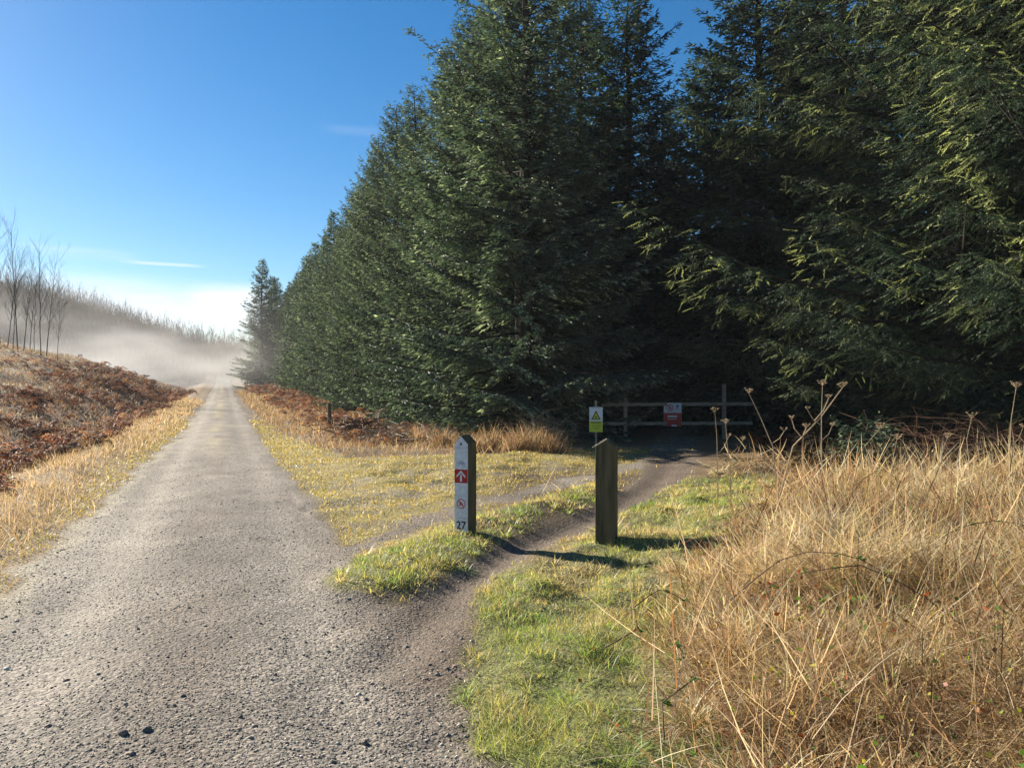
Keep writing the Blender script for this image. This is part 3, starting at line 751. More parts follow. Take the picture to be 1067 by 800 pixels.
rr = np.random.default_rng(5)
while yy < 150:
    x = (9.0 if k else 8.5) + rr.normal(0, .35) * (k > 0); s = rr.uniform(.9, 1.08)
    lab = (ordn[k].lower() + ' spruce of the sunlit roadside row, counted from the gate opening') if k < 8 else 'distant spruce towards the misty far end of the roadside row'
    if k == 0: lab = 'nearest spruce of the sunlit roadside row, left of the gate opening'
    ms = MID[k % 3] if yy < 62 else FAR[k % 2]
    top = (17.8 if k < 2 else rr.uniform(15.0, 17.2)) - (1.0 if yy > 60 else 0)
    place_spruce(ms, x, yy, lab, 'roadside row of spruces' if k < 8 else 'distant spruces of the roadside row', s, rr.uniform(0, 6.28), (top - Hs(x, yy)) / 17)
    yy += rr.uniform(3.5, 4.5); k += 1
for i, yy in enumerate(np.arange(27, 140, 5.2)):
    x = 13.2 + rr.normal(0, .5)
    if yy < 30: continue
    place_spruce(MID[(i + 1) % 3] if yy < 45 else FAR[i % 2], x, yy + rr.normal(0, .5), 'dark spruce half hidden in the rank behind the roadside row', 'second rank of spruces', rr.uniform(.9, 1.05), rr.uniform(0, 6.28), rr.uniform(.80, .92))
for i, yy in enumerate(np.arange(32, 90, 5.6)):
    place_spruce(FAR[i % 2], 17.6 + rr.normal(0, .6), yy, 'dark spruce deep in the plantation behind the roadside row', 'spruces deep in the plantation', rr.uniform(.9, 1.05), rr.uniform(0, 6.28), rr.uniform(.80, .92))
x, y = 4.6, 104
place_spruce(FAR[1], x, y, 'large dark conifer standing out at the misty far end of the row', None, .98, 1.0)
for x, y, s_, k, lb in ((6.3, 112, .95, 0, 'dark conifer just behind the large one at the misty end of the row'), (7.4, 120, 1.0, 1, 'hazy conifer closing the gap at the misty end of the row')):
    place_spruce(FAR[k], x, y, lb, None, s_, 2.0 + k, s_ * .95)
# the dark trees round the gate and on the right
def sp(px, Y, ms, label, s=1.0, rz=0.0, grp='dark spruces behind the gate', sz=None):
    x, y = at(px, Y); return place_spruce(ms, x, y, label, grp, s, rz, sz)
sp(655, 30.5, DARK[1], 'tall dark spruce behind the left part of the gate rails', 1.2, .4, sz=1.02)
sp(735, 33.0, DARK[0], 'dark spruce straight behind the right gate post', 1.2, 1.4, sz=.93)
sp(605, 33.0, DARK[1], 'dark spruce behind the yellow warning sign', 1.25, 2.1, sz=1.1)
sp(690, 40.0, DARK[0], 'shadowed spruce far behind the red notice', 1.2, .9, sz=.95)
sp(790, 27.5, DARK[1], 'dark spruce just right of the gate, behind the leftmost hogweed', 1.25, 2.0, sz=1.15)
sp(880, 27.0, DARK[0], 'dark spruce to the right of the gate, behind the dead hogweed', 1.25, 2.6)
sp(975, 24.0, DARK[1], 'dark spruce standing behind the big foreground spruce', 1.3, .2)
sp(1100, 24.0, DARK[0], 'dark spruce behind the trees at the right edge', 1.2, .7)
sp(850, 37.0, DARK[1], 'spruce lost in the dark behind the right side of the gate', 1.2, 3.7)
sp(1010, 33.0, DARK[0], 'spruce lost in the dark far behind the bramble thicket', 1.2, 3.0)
sp(1000, 16.0, NEAR[0], 'big foreground spruce with sunlit branch tips right of the gate', 1.0, .55, None)
sp(1125, 14.0, NEAR[0], 'big dark spruce reaching in at the right edge', 1.0, 2.7, None)
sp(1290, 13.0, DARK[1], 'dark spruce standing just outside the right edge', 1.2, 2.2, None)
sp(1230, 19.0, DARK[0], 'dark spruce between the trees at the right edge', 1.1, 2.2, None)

# young spruce in the shade
YOUNG = spruce_mesh('young_spruce_crown', 1.25, .7, 81, step=.12, bstep=.07, sstep=.05, slen=.10, sw=.02, zmin=.05)
x, y = at(905, 12.2); place_spruce(YOUNG, x, y, 'young spruce in the shade behind the dry grass', None, 1.0, 0.0, name='young_spruce')

# ------------------------------------------------------------------ bare trees
def bare_mesh(name, h, seed, twigs=1, r0=.09, clear=.45, mat=None, depth=3, spread=.55, sides=4, nb=16):
    r = np.random.default_rng(seed); mt = MB(); mc = MB()
    def grow(p, d, L_, rad, dep, mb):
        pts = [Vector(p)]; dd = Vector(d)
        for i in range(4):
            wv = .025 if dep == 0 else .07
            dd = (dd + Vector((r.normal(0, wv), r.normal(0, wv), .04 + r.normal(0, .03)))).normalized()
            pts.append(pts[-1] + dd * L_ / 4)
        mb.tube(pts, [rad * (1 - .2 * i) for i in range(5)], sides if dep < 2 else 3)
        if dep >= depth: return
        for k in range(int((4 if dep else nb) * twigs)):
            t = r.uniform(.25, 1) if dep else clear + (1 - clear) * (k + r.random()) / nb
            i = min(int(t * 4), 3); q = pts[i].lerp(pts[i + 1], t * 4 - i)
            a = r.uniform(0, 6.28); sp_ = spread * r.uniform(.6, 1.4)
            sd = Vector((math.cos(a), math.sin(a), 0)); nd = (dd * math.cos(sp_) + sd * math.sin(sp_)).normalized()
            grow(q, nd, L_ * (.26 if dep == 0 else .5) * r.uniform(.6, 1.2) * (1.25 - .5 * t), rad * (.38 if dep == 0 else .55) * (1.2 - .6 * t), dep + 1, mc)
    grow((0, 0, -.3), (r.normal(0, .05), r.normal(0, .05), 1), h, r0, 0, mt)
    out = []
    for mb, nm in ((mt, name + '_trunk'), (mc, name + '_branches')):
        me = bpy.data.meshes.new(nm); me.from_pydata(mb.v, [], mb.f); me.materials.append(mat or M_bare); me.update(); out.append(me)
    return out
def place_bare(ms, x, y, label, group, s=1.0, rz=0., tilt=0.):
    t = thing('bare_tree', label, 'tree', (x, y, Hs(x, y) - .1), rz, group); t.scale = (s, s, s); t.rotation_euler = (tilt, 0, rz)
    add('trunk', ms[0], t); add('branches', ms[1], t)
BA = [bare_mesh('bank_tree', 9.2, 300 + i, 1.0, .048, .3, None, 3, .42, 5, 22) for i in range(4)]
ordw = ['leftmost', 'second from the left', 'third from the left', 'fourth from the left', 'fifth from the left', 'fifth from the right', 'fourth from the right', 'third from the right', 'second from the right', 'rightmost', ]
for i, (px, Yd, s, ti) in enumerate([(0, 60, 1.05, .03), (7, 66, .9, 0), (13, 61, .8, -.04), (19, 63, 1.12, .0), (24, 62, .85, .05), (31, 65, .75, .03), (36, 67, .7, -.02), (43, 62, .95, 0), (48, 63, .92, .03), (60, 66, .62, -.12)]):
    x, y = at(px, Yd)
    place_bare(BA[i % 4], x, y, 'thin leafless tree on the left bank, %s of its clump' % ordw[i], 'leafless trees on the left bank', s, i * 1.9, ti)
FB = [bare_mesh('hill_tree', 6.5, 330 + i, 1.15, .06, .12, M_twig, 3, .6, 3, 20) for i in range(4)]
k = 0
rr = np.random.default_rng(8)
while k < 290:
    px = rr.uniform(-120, 330); Yd = rr.uniform(135, 235)
    x, y = at(px, Yd)
    if x > -2 and y < 150: continue
    place_bare(FB[k % 4], x, y, 'leafless brown tree in the misty wood on the far hillside', 'leafless trees of the far hillside wood', rr.uniform(.7, 1.1), rr.uniform(0, 6.28)); k += 1

# ------------------------------------------------------------------ posts
def plate(x0, x1, z0, z1, y, m, mb, t=.002): mb.box(((x0 + x1) / 2, y, (z0 + z1) / 2), (x1 - x0, t, z1 - z0), m)
def ring(mb, cx, cz, r0, r1, y, m, n=28, t=.0015):
    for i in range(n):
        a, b = 2 * math.pi * i / n, 2 * math.pi * (i + 1) / n
        mb.prism([(cx + r0 * math.cos(a), cz + r0 * math.sin(a)), (cx + r1 * math.cos(a), cz + r1 * math.sin(a)), (cx + r1 * math.cos(b), cz + r1 * math.sin(b)), (cx + r0 * math.cos(b), cz + r0 * math.sin(b))], y - t, y, m)
def stroke(mb, x0, z0, x1, z1, w, y, m, t=.0015):
    d = Vector((x1 - x0, z1 - z0)).normalized(); nx_, nz = -d.y * w / 2, d.x * w / 2
    mb.prism([(x0 + nx_, z0 + nz), (x0 - nx_, z0 - nz), (x1 - nx_, z1 - nz), (x1 + nx_, z1 + nz)], y - t, y, m)
def text(txt, size, mat, parent, x, y, z, name='number'):
    cu = bpy.data.curves.new('t', 'FONT'); cu.body = txt; cu.size = size; cu.extrude = .0008; cu.align_x = 'CENTER'; cu.align_y = 'CENTER'; cu.offset = .0018
    tmp = bpy.data.objects.new('t', cu); COL.objects.link(tmp)
    dg = bpy.context.evaluated_depsgraph_get(); dg.update()
    me = bpy.data.meshes.new_from_object(tmp.evaluated_get(dg)); bpy.data.objects.remove(tmp)
    me.materials.clear(); me.materials.append(mat)
    o = add(name, me, parent, (x, y, z)); o.rotation_euler = (math.radians(90), 0, 0); return o

# marker post with white plate
px = 485; x, y = pt(px, 549, .13); zg = Hs(x, y)
t = thing('marker_post', 'dark wooden marker post with white plate, red arrow panel and number 27', 'marker post', (x, y, zg), -(azim(px) + math.radians(29)))
W = .17; h = 1.02
mb = MB()
hw = W / 2; zs = h - .085
mb.raw([(-hw, -hw, -.3), (hw, -hw, -.3), (hw, hw, -.3), (-hw, hw, -.3), (-hw, -hw, zs), (hw, -hw, zs), (hw, hw, zs), (-hw, hw, zs), (0, -hw, h), (0, hw, h)],
       [(0, 3, 2, 1), (0, 1, 5, 8, 4), (2, 3, 7, 9, 6), (1, 2, 6, 5), (3, 0, 4, 7), (4, 8, 9, 7), (5, 6, 9, 8)], M_post)
mb.build('post', None, t, bevel=.006)
pb = MB(); yf = -hw - .004; pw = .077
pb.prism([(-pw, .02), (pw, .02), (pw, zs - .012), (0, h - .018), (-pw, zs - .012)], yf - .002, -hw - .0005, M_white)
pl = pb.build('white_plate', None, t, bevel=.001)
yf2 = yf - .0035
rb_ = MB(); plate(-pw + .001, pw - .001, .525, .665, yf2, M_red, rb_)
r_ = rb_.build('arrow_panel', None, t)
ab = MB(); ya = yf2 - .002
ab.prism([(-.011, .540), (.011, .540), (.011, .608), (-.011, .608)], ya - .0015, ya, M_white)
ab.prism([(0, .655), (.052, .600), (.052, .578), (0, .627), (-.052, .578), (-.052, .600)], ya - .0030, ya - .0016, M_white)
ab.build('arrow', None, r_)
sb = MB()
ring(sb, 0, .31, .043, .052, yf2, M_pink); stroke(sb, -.034, .344, .034, .276, .009, yf2 - .0016, M_pink)
sb.prism([(-.024, .29), (-.012, .288), (.002, .300), (.026, .292), (.022, .310), (.008, .322), (-.006, .336), (-.022, .328), (-.016, .312)], yf2 - .001, yf2, M_pink)
sb.build('prohibition_symbol', None, t)
bk = MB(); zc = .715
for cx in (-.033, .033): ring(bk, cx, zc, .015, .0185, yf2, M_blueg, 18)
for a in ((-.033, zc, -.012, zc + .026), (-.012, zc + .026, .018, zc + .026), (.018, zc + .026, .033, zc), (-.012, zc + .026, .002, zc), (.002, zc, .018, zc + .026), (.018, zc + .026, .016, zc + .036), (-.016, zc + .036, -.006, zc + .036)):
    stroke(bk, *a, .004, yf2 - .0016, M_blueg)
bk.build('cycle_symbol', None, t)
db = MB()
for zz in (.165, .395, .885): stroke(db, -pw + .002, zz, pw - .002, zz, .0022, yf2, M_blueg)
db.build('panel_lines', None, t)
text('27', .115, M_black, t, 0, yf2, .085)
bo = MB(); bo.tube([(0, yf - .001, .925), (0, yf - .008, .925)], .011, 10, M_black); bo.build('bolt', None, t)

# plain post
px = 632; x, y = pt(px, 560, .10); zg = Hs(x, y)
t = thing('wooden_post', 'plain weathered wooden post with pointed top on the grass bank', 'post', (x, y, zg), -(azim(px) + math.radians(9)))
W = .195; hw = W / 2; h = 1.01; zs = h - .065; mb = MB()
mb.raw([(-hw, -hw, -.3), (hw, -hw, -.3), (hw, hw, -.3), (-hw, hw, -.3), (-hw, -hw, zs), (hw, -hw, zs), (hw, hw, zs), (-hw, hw, zs), (.01, -hw, h), (.01, hw, h)],
       [(0, 3, 2, 1), (0, 1, 5, 8, 4), (2, 3, 7, 9, 6), (1, 2, 6, 5), (3, 0, 4, 7), (4, 8, 9, 7), (5, 6, 9, 8)], M_post)
mb.build('post', None, t, bevel=.008)
cp = MB(); cp.tube([(-.12, -hw - .01, zs - .01), (.02, -hw - .012, h + .012)], [.006, .008], 5, M_rail); cp.build('cap_strip', None, t)

# yellow warning sign on its stake
px = 621; Yd = 19.0; x, y = at(px, Yd); zg = Hs(x, y)
t = thing('warning_sign', 'white and yellow warning sign with a black triangle on a thin stake', 'sign', (x, y, zg), -azim(px))
zt = CAMZ + (HOR - 424) / 800 * Yd - zg; zb_ = CAMZ + (HOR - 450) / 800 * Yd - zg; wv = .165; zm = zb_ + (zt - zb_) * .44
mb = MB(); mb.box((-.0, .012, (zb_ - .3 + zt) / 2 - .05), (.05, .02, zt - zb_ + .3 + zb_), M_rail); mb.build('stake', None, t)
mb = MB(); plate(-wv, wv, zb_, zt, -.002, M_white, mb, .006); pl = mb.build('panel', None, t)
mb = MB(); plate(-wv + .003, wv - .003, zb_ + .003, zm, -.0065, M_yellow, mb); mb.build('yellow_panel', None, t)
mb = MB(); hz = zt - zm
tri = lambda s, c=.0: [(-.115 * s, zm + .035 + c), (.115 * s, zm + .035 + c), (0, zm + .035 + c + .23 * s)]
mb.prism(tri(1), -.0085, -.006, M_black); mb.prism([(q[0] * .70, zm + .052 + (q[1] - zm - .035) * .70) for q in tri(1)], -.0105, -.0086, M_yellow)
mb.box((-.018, -.0125, zm + .095), (.018, .002, .07), M_black); mb.box((.020, -.0125, zm + .088), (.016, .002, .055), M_black)
mb.build('warning_triangle', None, t)
mb = MB()
stroke(mb, -.12, zt - .022, .12, zt - .022, .012, -.0058, M_blueg)
mb.build('title_line', None, t); mb = MB()
for k, (zz, w2) in enumerate(((zm - .035, .125), (zm - .085, .10), (zm - .125, .11), (zm - .16, .07), (zm - .195, .05))): stroke(mb, -w2, zz, w2, zz, .022 if k == 0 else .008, -.0080, M_black if k == 0 else M_post)
mb.build('lettering', None, t)

# rail gate across the forest ride
Yf = 23.0; xa, ya_ = at(533.5, Yf)
t = thing('rail_fence', 'two-rail wooden barrier across the path into the dark spruces', 'fence', (xa, ya_, 0), -TH)
def fx(px): return (px - 533.5) / 800 * Yf
def fz(py): return CAMZ + (HOR - py) / 800 * Yf
for px, top, w in ((652, 414, .105), (755, 400, .105)):
    mb = MB(); wx, wy = cw((px - 533.5) / 800 * Yf, Yf); g = Hs(wx, wy)
    mb.box((fx(px), .06, (g - .3 + fz(top)) / 2), (w, w, fz(top) - g + .3), M_rail); mb.build('fence_post', None, t, bevel=.008)
for py, hh in ((421, .10), (441, .095)):
    mb = MB(); mb.box(((fx(627) + fx(784)) / 2, -.012, fz(py)), (fx(784) - fx(627), .04, hh), M_rail, Matrix.Rotation(-.004, 3, 'Y')); mb.build('rail', None, t, bevel=.006)
wx, wy = cw(fx(700.5), Yf - .05)
t2 = thing('notice_board', 'white and red prohibition notice fixed to the middle of the rails', 'sign', (wx, wy, fz(444)), -azim(700))
w = .26; hh = .70; zr = .40
mb = MB(); plate(-w, w, 0, hh, -.01, M_white, mb, .008); mb.build('panel', None, t2)
mb = MB(); plate(-w + .004, w - .004, .004, zr, -.0165, M_red, mb); mb.build('red_panel', None, t2)
mb = MB(); ring(mb, -.08, .555, .075, .10, -.0155, M_pink); stroke(mb, -.145, .62, -.015, .49, .018, -.017, M_pink)
mb.prism([(-.10, .51), (-.06, .51), (-.055, .57), (-.08, .61), (-.105, .57)], -.0165, -.0145, M_black); mb.build('prohibition_symbol', None, t2)
mb = MB(); ring(mb, .14, .60, .0, .045, -.0155, M_navy, 16)
stroke(mb, .08, .52, .20, .52, .018, -.0155, M_blueg); mb.build('blue_symbol', None, t2)
mb = MB(); stroke(mb, -.15, .30, .13, .30, .055, -.019, M_white); stroke(mb, -.15, .215, .12, .215, .02, -.019, M_white); stroke(mb, -.03, .03, .12, .02, .05, -.019, M_white)
mb.build('lettering', None, t2)

# small stump post and dark brush heap by the track
x, y = at(343, 27.0); zg = Hs(x, y)
mb = MB(); mb.tube([(0, 0, -.2), (.01, 0, .5), (-.01, 0, .98)], [.075, .07, .06], 8, M_post)
mb.build('old_post', None, None, loc=(x, y, zg), label='short dark rotting post among the bracken right of the track', category='post')
def brush(px, Yd, name, label, cat, n, ln, rad, mat, seed, hgt=.5, spread=.8):
    r = np.random.default_rng(seed); x, y = at(px, Yd); mb = MB()
    for i in range(n):
        a = r.uniform(0, 6.28); p = Vector((r.normal(0, spread * .4), r.normal(0, spread * .4), r.uniform(-.05, hgt * .6)))
        d = Vector((math.cos(a), math.sin(a), r.uniform(-.1, .7))).normalized(); L_ = ln * r.uniform(.5, 1.2)
        p1 = p + d * L_ * .5 + Vector((0, 0, .06)); p2 = p + d * L_ + Vector((r.normal(0, .1), r.normal(0, .1), -.12 * L_))
        mb.tube([p, p1, p2], [rad, rad * .8, rad * .3], 4, mat)
    return mb.build(name, None, None, loc=(x, y, Hs(x, y)), label=label, category=cat)
brush(376, 24.5, 'brush_heap', 'dark heap of dead brushwood beside the old post', 'brushwood', 150, 1.0, .014, M_stalkd, 3, .7, 1.2)
brush(432, 21.5, 'brush_heap', 'low pile of pale sawn branches in front of the spruce row', 'brushwood', 60, 1.1, .018, M_rail, 4, .35, 1.3)
brush(560, 20.8, 'twiggy_bush', 'twiggy leafless bush at the foot of the nearest spruce', 'bush', 110, 1.1, .008, M_stalk, 5, 1.1, .8)
brush(1010, 12.5, 'bramble_bush', 'dark red-brown bramble thicket in the shade at the right edge', 'bush', 520, 1.3, .0038, M_stalkd, 6, 1.3, 1.7)

# ------------------------------------------------------------------ dead hogweed
def hogweed(px, Yd, top, label, seed, heads=1, lean=0., thick=.009, pbase=None):
    r = np.random.default_rng(seed); x, y = at(px, Yd); g = Hs(x, y)
    hgt = CAMZ + (HOR - top) / 800 * Yd - g
    t = thing('dead_hogweed', label, 'plant', (x, y, g), -azim(px), 'dead hogweed stalks in the dry grass')
    mb = MB(); heads_ = []
    def head(p, s):
        hb = MB(); heads_.append(hb)
        for k in range(9):
            if r.random() < .2: continue
            a = 2 * math.pi * k / 9 + r.normal(0, .1); q = p + Vector((math.cos(a) * s * r.uniform(.5, 1), math.sin(a) * s * r.uniform(.5, 1), s * r.uniform(.4, 1.1)))
            hb.tube([p, (p + q) / 2 + Vector((0, 0, -.004)), q], [.0022, .0018, .0018], 4, M_stalk)
            for j in range(6):
                b_ = 2 * math.pi * j / 6; e = q + Vector((math.cos(b_) * s * .22, math.sin(b_) * s * .22, s * .12)); hb.tube([q, e], [.0012, .0045], 4, M_stalk)
    tp = Vector((lean * hgt, 0, hgt - .06)); m_ = Vector((lean * hgt * .3 + r.normal(0, .015), r.normal(0, .02), hgt * .5)); m2 = m_.lerp(tp, .5) + Vector((r.normal(0, .02), 0, 0))
    mb.tube([(0, 0, -.1), m_, m2, tp], [thick, thick * .9, thick * .75, thick * .5], 6, M_stalk)
    head(tp, .055)
    for k in range(heads - 1):
        f = .45 + .4 * k / max(heads - 1, 1); b = m_.lerp(tp, max(f * 2 - 1, .05)) ; sd = (-1) ** k
        e = b + Vector((sd * r.uniform(.08, .16), r.normal(0, .05), r.uniform(.14, .28)))
        e.z = min(e.z, hgt)
        mb.tube([b, (b + e) / 2 + Vector((sd * .02, 0, -.01)), e], [thick * .6, thick * .5, thick * .4], 5, M_stalk); head(e, r.uniform(.03, .045))
    mb.build('stem', None, t)
    for hb in heads_: hb.build('seed_head', None, t)
hogweed(748, 9.3, 424, 'leftmost dead hogweed stalk, with a small head, against the dark wood', 1, 2, -.03, .007)
hogweed(762, 9.1, 436, 'short forked dead hogweed stalk just right of the leftmost', 2, 2, -.06, .007)
hogweed(812, 9.0, 404, 'dead hogweed leaning left with a flat head at its top', 3, 2, -.25, .008)
hogweed(806, 8.6, 398, 'thick branching dead hogweed leaning right, the biggest of the stalks', 4, 4, .50, .011)
hogweed(857, 8.9, 396, 'tall straight dead hogweed with a broad pale umbel', 5, 3, .0, .008)
hogweed(880, 8.7, 440, 'dead hogweed stalk bending right at its top, right of the tall umbels', 6, 2, .35, .007)
hogweed(925, 8.8, 452, 'low dead hogweed with dark curled heads right of the bending stalk', 7, 3, .1, .006)
hogweed(975, 8.4, 450, 'slim dead stalk standing in the middle of the right grass crest', 8, 1, .12, .005)
hogweed(1010, 8.6, 430, 'slim upright dead stalk near the right edge of the grass crest', 9, 1, .02, .005)
hogweed(1052, 8.2, 398, 'dead hogweed at the right edge with a pale head against the bramble', 10, 2, .04, .006)

# brambles with leaves in the foreground grass
def bramble(px, py, label, seed, L_=1.2, a0=0., up=.5):
    r = np.random.default_rng(seed); x, y = pt(px, py, .35); g = Hs(x, y)
    t = thing('bramble', label, 'bramble', (x, y, g), a0, 'bramble stems in the dry grass')
    mb = MB(); lv = []; lf = []; lc = []
    P = [Vector((L_ * s, r.normal(0, .03), .1 + up * math.sin(s * 2.6 + .2) )) for s in np.linspace(0, 1, 8)]
    mb.tube(P, [.0045 - .0004 * i for i in range(8)], 5, M_stalkd); mb.build('stem', None, t)
    for k in range(9):
        i = r.integers(1, 7); p = P[i] + Vector(r.normal(0, .008, 3)); a = r.uniform(0, 6.28)
        for j in (-1, 0, 1):
            d = Vector((math.cos(a + j * .9), math.sin(a + j * .9), r.uniform(-.3, .4))); sdv = Vector((-d.y, d.x, r.normal(0, .3))); s = r.uniform(.018, .032)
            b = len(lv); lv += [p, p + d * s * .5 + sdv * s * .42, p + d * s * 1.15, p + d * s * .5 - sdv * s * .42]; lf += [(b, b + 1, b + 2), (b, b + 2, b + 3)]
            cc = A([(.06, .16, .03), (.10, .20, .04), (.30, .05, .03), (.22, .24, .05)][r.integers(0, 4) if j == 0 else 0]); lc += [cc] * 4
    add('leaves', mesh_np('leaves', A([tuple(v) for v in lv]), A(lf), M_leaf, A(lc)), t)
bramble(880, 530, 'arching bramble with green leaves in the upper middle of the dry grass', 1, 1.3, .3)
bramble(1000, 650, 'bramble with bright green leaves low in the dry grass at the right', 2, 1.1, 2.6, .35)
bramble(640, 640, 'bare dark bramble stems at the edge of the green bank', 3, .8, .5, .3)
bramble(760, 610, 'bramble arching through the middle of the dry grass', 4, 1.1, -.5, .4)
bramble(930, 590, 'long dark bramble stem lying across the grass below the crest', 5, 1.5, -.2, .35)
bramble(700, 720, 'bramble with small leaves near the bottom edge of the dry grass', 6, .8, .9, .3)

# ------------------------------------------------------------------ mist and haze
def boxmesh(name, a, b, mat):
    mb = MB(); c = [(a[i] + b[i]) / 2 for i in range(3)]; d = [(b[i] - a[i]) for i in range(3)]
    mb.box((0, 0, 0), d, mat); return mb, c
m, nt, out = newmat('mist_volume'); L = nt.links.new
tc = N(nt, 'ShaderNodeTexCoord')
mp = N(nt, 'ShaderNodeMapping'); L(tc.outputs['Object'], mp.inputs[0])
MX, MY, MZ = 50.0, 56.0, 15.5
mp.inputs['Scale'].default_value = (1 / MX, 1 / MY, 1 / MZ)
ln_ = N(nt, 'ShaderNodeVectorMath', operation='LENGTH'); L(mp.outputs[0], ln_.inputs[0])
mr = N(nt, 'ShaderNodeMapRange', interpolation_type='SMOOTHSTEP'); mr.inputs[1].default_value = 1.0; mr.inputs[2].default_value = .05; mr.inputs[3].default_value = 0; mr.inputs[4].default_value = 1; L(ln_.outputs['Value'], mr.inputs[0])
mp2 = N(nt, 'ShaderNodeMapping'); mp2.inputs['Scale'].default_value = (.07, .05, .20); mp2.inputs['Rotation'].default_value = (0, math.radians(12), 0); L(tc.outputs['Object'], mp2.inputs[0])
nz = N(nt, 'ShaderNodeTexNoise'); nz.inputs['Scale'].default_value = 1; nz.inputs['Detail'].default_value = 3; L(mp2.outputs[0], nz.inputs[0])
mr2 = N(nt, 'ShaderNodeMapRange'); mr2.inputs[1].default_value = .42; mr2.inputs[2].default_value = .74; L(nz.outputs[0], mr2.inputs[0])
mu = N(nt, 'ShaderNodeMath', operation='MULTIPLY'); L(mr.outputs[0], mu.inputs[0]); L(mr2.outputs[0], mu.inputs[1])
mu2 = N(nt, 'ShaderNodeMath', operation='MULTIPLY'); mu2.inputs[1].default_value = .058; L(mu.outputs[0], mu2.inputs[0])
pv = N(nt, 'ShaderNodeVolumePrincipled'); pv.inputs['Color'].default_value = (.93, .915, .89, 1); pv.inputs['Anisotropy'].default_value = .12
L(mu2.outputs[0], pv.inputs['Density']); L(pv.outputs[0], out.inputs['Volume'])
mb = MB(); mb.box((0, 0, 0), (2 * MX, 2 * MY, 2 * MZ), m)
mb.build('mist', None, None, loc=(-18, 118, 1.5), kind='stuff', label='bank of sunlit mist lying over the far end of the track')
m2, nt, out = newmat('haze_volume')
pv = N(nt, 'ShaderNodeVolumePrincipled'); pv.inputs['Density'].default_value = .00035; pv.inputs['Color'].default_value = (.93, .95, 1, 1); pv.inputs['Anisotropy'].default_value = 0
nt.links.new(pv.outputs[0], out.inputs['Volume'])
mb = MB(); mb.box((0, 0, 0), (880, 780, 46), m2)
mb.build('haze', None, None, loc=(0, 330, 20.5), kind='stuff')

# ------------------------------------------------------------------ sky and sun
w = bpy.data.worlds.new('World'); SC.world = w; w.use_nodes = True; nt = w.node_tree; nt.nodes.clear(); L = nt.links.new
out = nt.nodes.new('ShaderNodeOutputWorld'); bg = nt.nodes.new('ShaderNodeBackground'); bg.inputs[1].default_value = .050
sky = N(nt, 'ShaderNodeTexSky', sky_type='NISHITA', sun_disc=False, sun_elevation=SUN_EL, sun_rotation=SUN_AZ, altitude=100, air_density=1.0, dust_density=.15, ozone_density=3.0)
tc = N(nt, 'ShaderNodeTexCoord'); sp_ = N(nt, 'ShaderNodeSeparateXYZ'); L(tc.outputs['Generated'], sp_.inputs[0])
def cloudband(z0, z1, az, daz, scale, lo, hi, val):
    """soft cloud between elevations z0..z1 (sine) round the azimuth az"""
    zc, zh = (z0 + z1) / 2, (z1 - z0) / 2
    a = N(nt, 'ShaderNodeMath', operation='SUBTRACT'); L(sp_.outputs[2], a.inputs[0]); a.inputs[1].default_value = zc
    b = N(nt, 'ShaderNodeMath', operation='ABSOLUTE'); L(a.outputs[0], b.inputs[0])
    mz = N(nt, 'ShaderNodeMapRange', interpolation_type='SMOOTHSTEP'); mz.inputs[1].default_value = zh; mz.inputs[2].default_value = zh * .15; L(b.outputs[0], mz.inputs[0])
    t1 = N(nt, 'ShaderNodeMath', operation='ARCTAN2'); L(sp_.outputs[0], t1.inputs[0]); L(sp_.outputs[1], t1.inputs[1])
    t2 = N(nt, 'ShaderNodeMath', operation='SUBTRACT'); L(t1.outputs[0], t2.inputs[0]); t2.inputs[1].default_value = az
    t3 = N(nt, 'ShaderNodeMath', operation='ABSOLUTE'); L(t2.outputs[0], t3.inputs[0])
    ma = N(nt, 'ShaderNodeMapRange', interpolation_type='SMOOTHSTEP'); ma.inputs[1].default_value = daz; ma.inputs[2].default_value = daz * .3; L(t3.outputs[0], ma.inputs[0])
    mp = N(nt, 'ShaderNodeMapping'); mp.inputs['Scale'].default_value = (scale, scale, scale * 7); L(tc.outputs['Generated'], mp.inputs[0])
    n = N(nt, 'ShaderNodeTexNoise'); n.inputs['Scale'].default_value = 1; n.inputs['Detail'].default_value = 5; L(mp.outputs[0], n.inputs[0])
    mn = N(nt, 'ShaderNodeMapRange'); mn.inputs[1].default_value = lo; mn.inputs[2].default_value = hi; L(n.outputs[0], mn.inputs[0])
    m1 = N(nt, 'ShaderNodeMath', operation='MULTIPLY'); L(mz.outputs[0], m1.inputs[0]); L(ma.outputs[0], m1.inputs[1])
    m2 = N(nt, 'ShaderNodeMath', operation='MULTIPLY'); L(m1.outputs[0], m2.inputs[0]); L(mn.outputs[0], m2.inputs[1])
    m3 = N(nt, 'ShaderNodeMath', operation='MULTIPLY'); L(m2.outputs[0], m3.inputs[0]); m3.inputs[1].default_value = val
    return m3
def el(py, px=200): return (HOR - py) / math.sqrt(800 ** 2 + (px - 533.5) ** 2)
hs = N(nt, 'ShaderNodeHueSaturation'); hs.inputs['Saturation'].default_value = 1.38; L(sky.outputs[0], hs.inputs['Color'])
prev = hs.outputs[0]
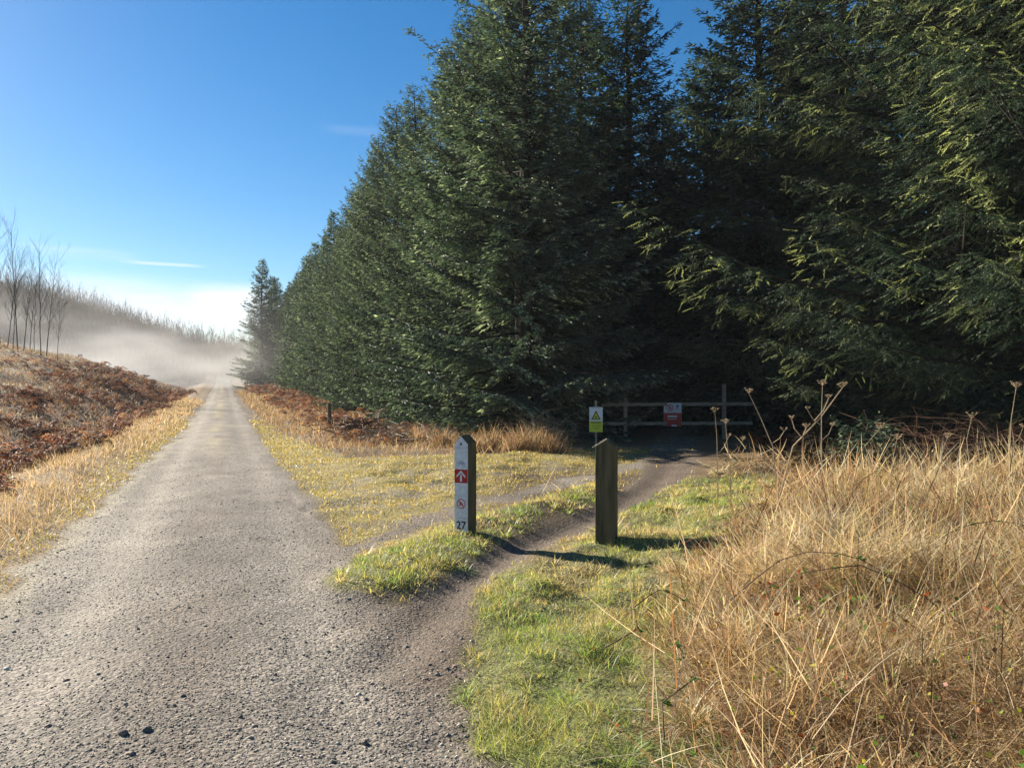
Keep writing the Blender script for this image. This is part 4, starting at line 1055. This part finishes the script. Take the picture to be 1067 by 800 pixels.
for args in ((el(360), el(285), azim(150), .34, 3.0, .38, .60, .9), (el(330), el(292, 235), azim(238), .06, 9.0, .2, .5, .9),
             (el(279, 170), el(274, 170), azim(172), .055, 3, .1, .3, .45), (el(272, 60), el(255, 60), azim(60), .10, 6, .4, .7, .5), (el(156, 375), el(143, 375), azim(370), .05, 8, .3, .6, .06)):
    cb = cloudband(*args)
    mx = N(nt, 'ShaderNodeMix', data_type='RGBA'); L(cb.outputs[0], mx.inputs[0]); L(prev, mx.inputs[6]); mx.inputs[7].default_value = (8.6, 8.9, 9.4, 1); prev = mx.outputs[2]
L(prev, bg.inputs[0]); L(bg.outputs[0], out.inputs[0])

ld = bpy.data.lights.new('Sun', 'SUN'); ld.energy = 5.0; ld.angle = math.radians(.53); ld.color = (1, .905, .76)
lo = bpy.data.objects.new('Sun', ld); COL.objects.link(lo)
sd = Vector((math.sin(SUN_AZ) * math.cos(SUN_EL), math.cos(SUN_AZ) * math.cos(SUN_EL), math.sin(SUN_EL)))
lo.rotation_euler = sd.to_track_quat('Z', 'Y').to_euler(); lo.location = sd * 50 + Vector((0, 0, 10))

# ------------------------------------------------------------------ camera and render settings
cd = bpy.data.cameras.new('Camera'); cam = bpy.data.objects.new('Camera', cd); COL.objects.link(cam)
cd.sensor_width = 36; cd.lens = 36 * 800 / 1067; cd.clip_start = .05; cd.clip_end = 3000
cd.shift_y = 0.0
pitch = math.atan((HOR - 400) / 800)
cam.location = (0, 0, CAMZ); cam.rotation_euler = (math.radians(90) + pitch, 0, -TH)
SC.camera = cam
vs = SC.view_settings; vs.view_transform = 'Standard'; vs.look = 'None'; vs.exposure = 1.38; vs.gamma = 1
cy = SC.cycles
cy.max_bounces = 5; cy.diffuse_bounces = 3; cy.glossy_bounces = 1; cy.transmission_bounces = 3; cy.volume_bounces = 0; cy.transparent_max_bounces = 4
cy.volume_step_rate = 1.0; cy.volume_max_steps = 128
cy.sample_clamp_indirect = 4; cy.use_denoising = True
try: cy.denoiser = 'OPENIMAGEDENOISE'; cy.denoising_input_passes = 'RGB_ALBEDO_NORMAL'
except Exception: pass
SC.render.film_transparent = False
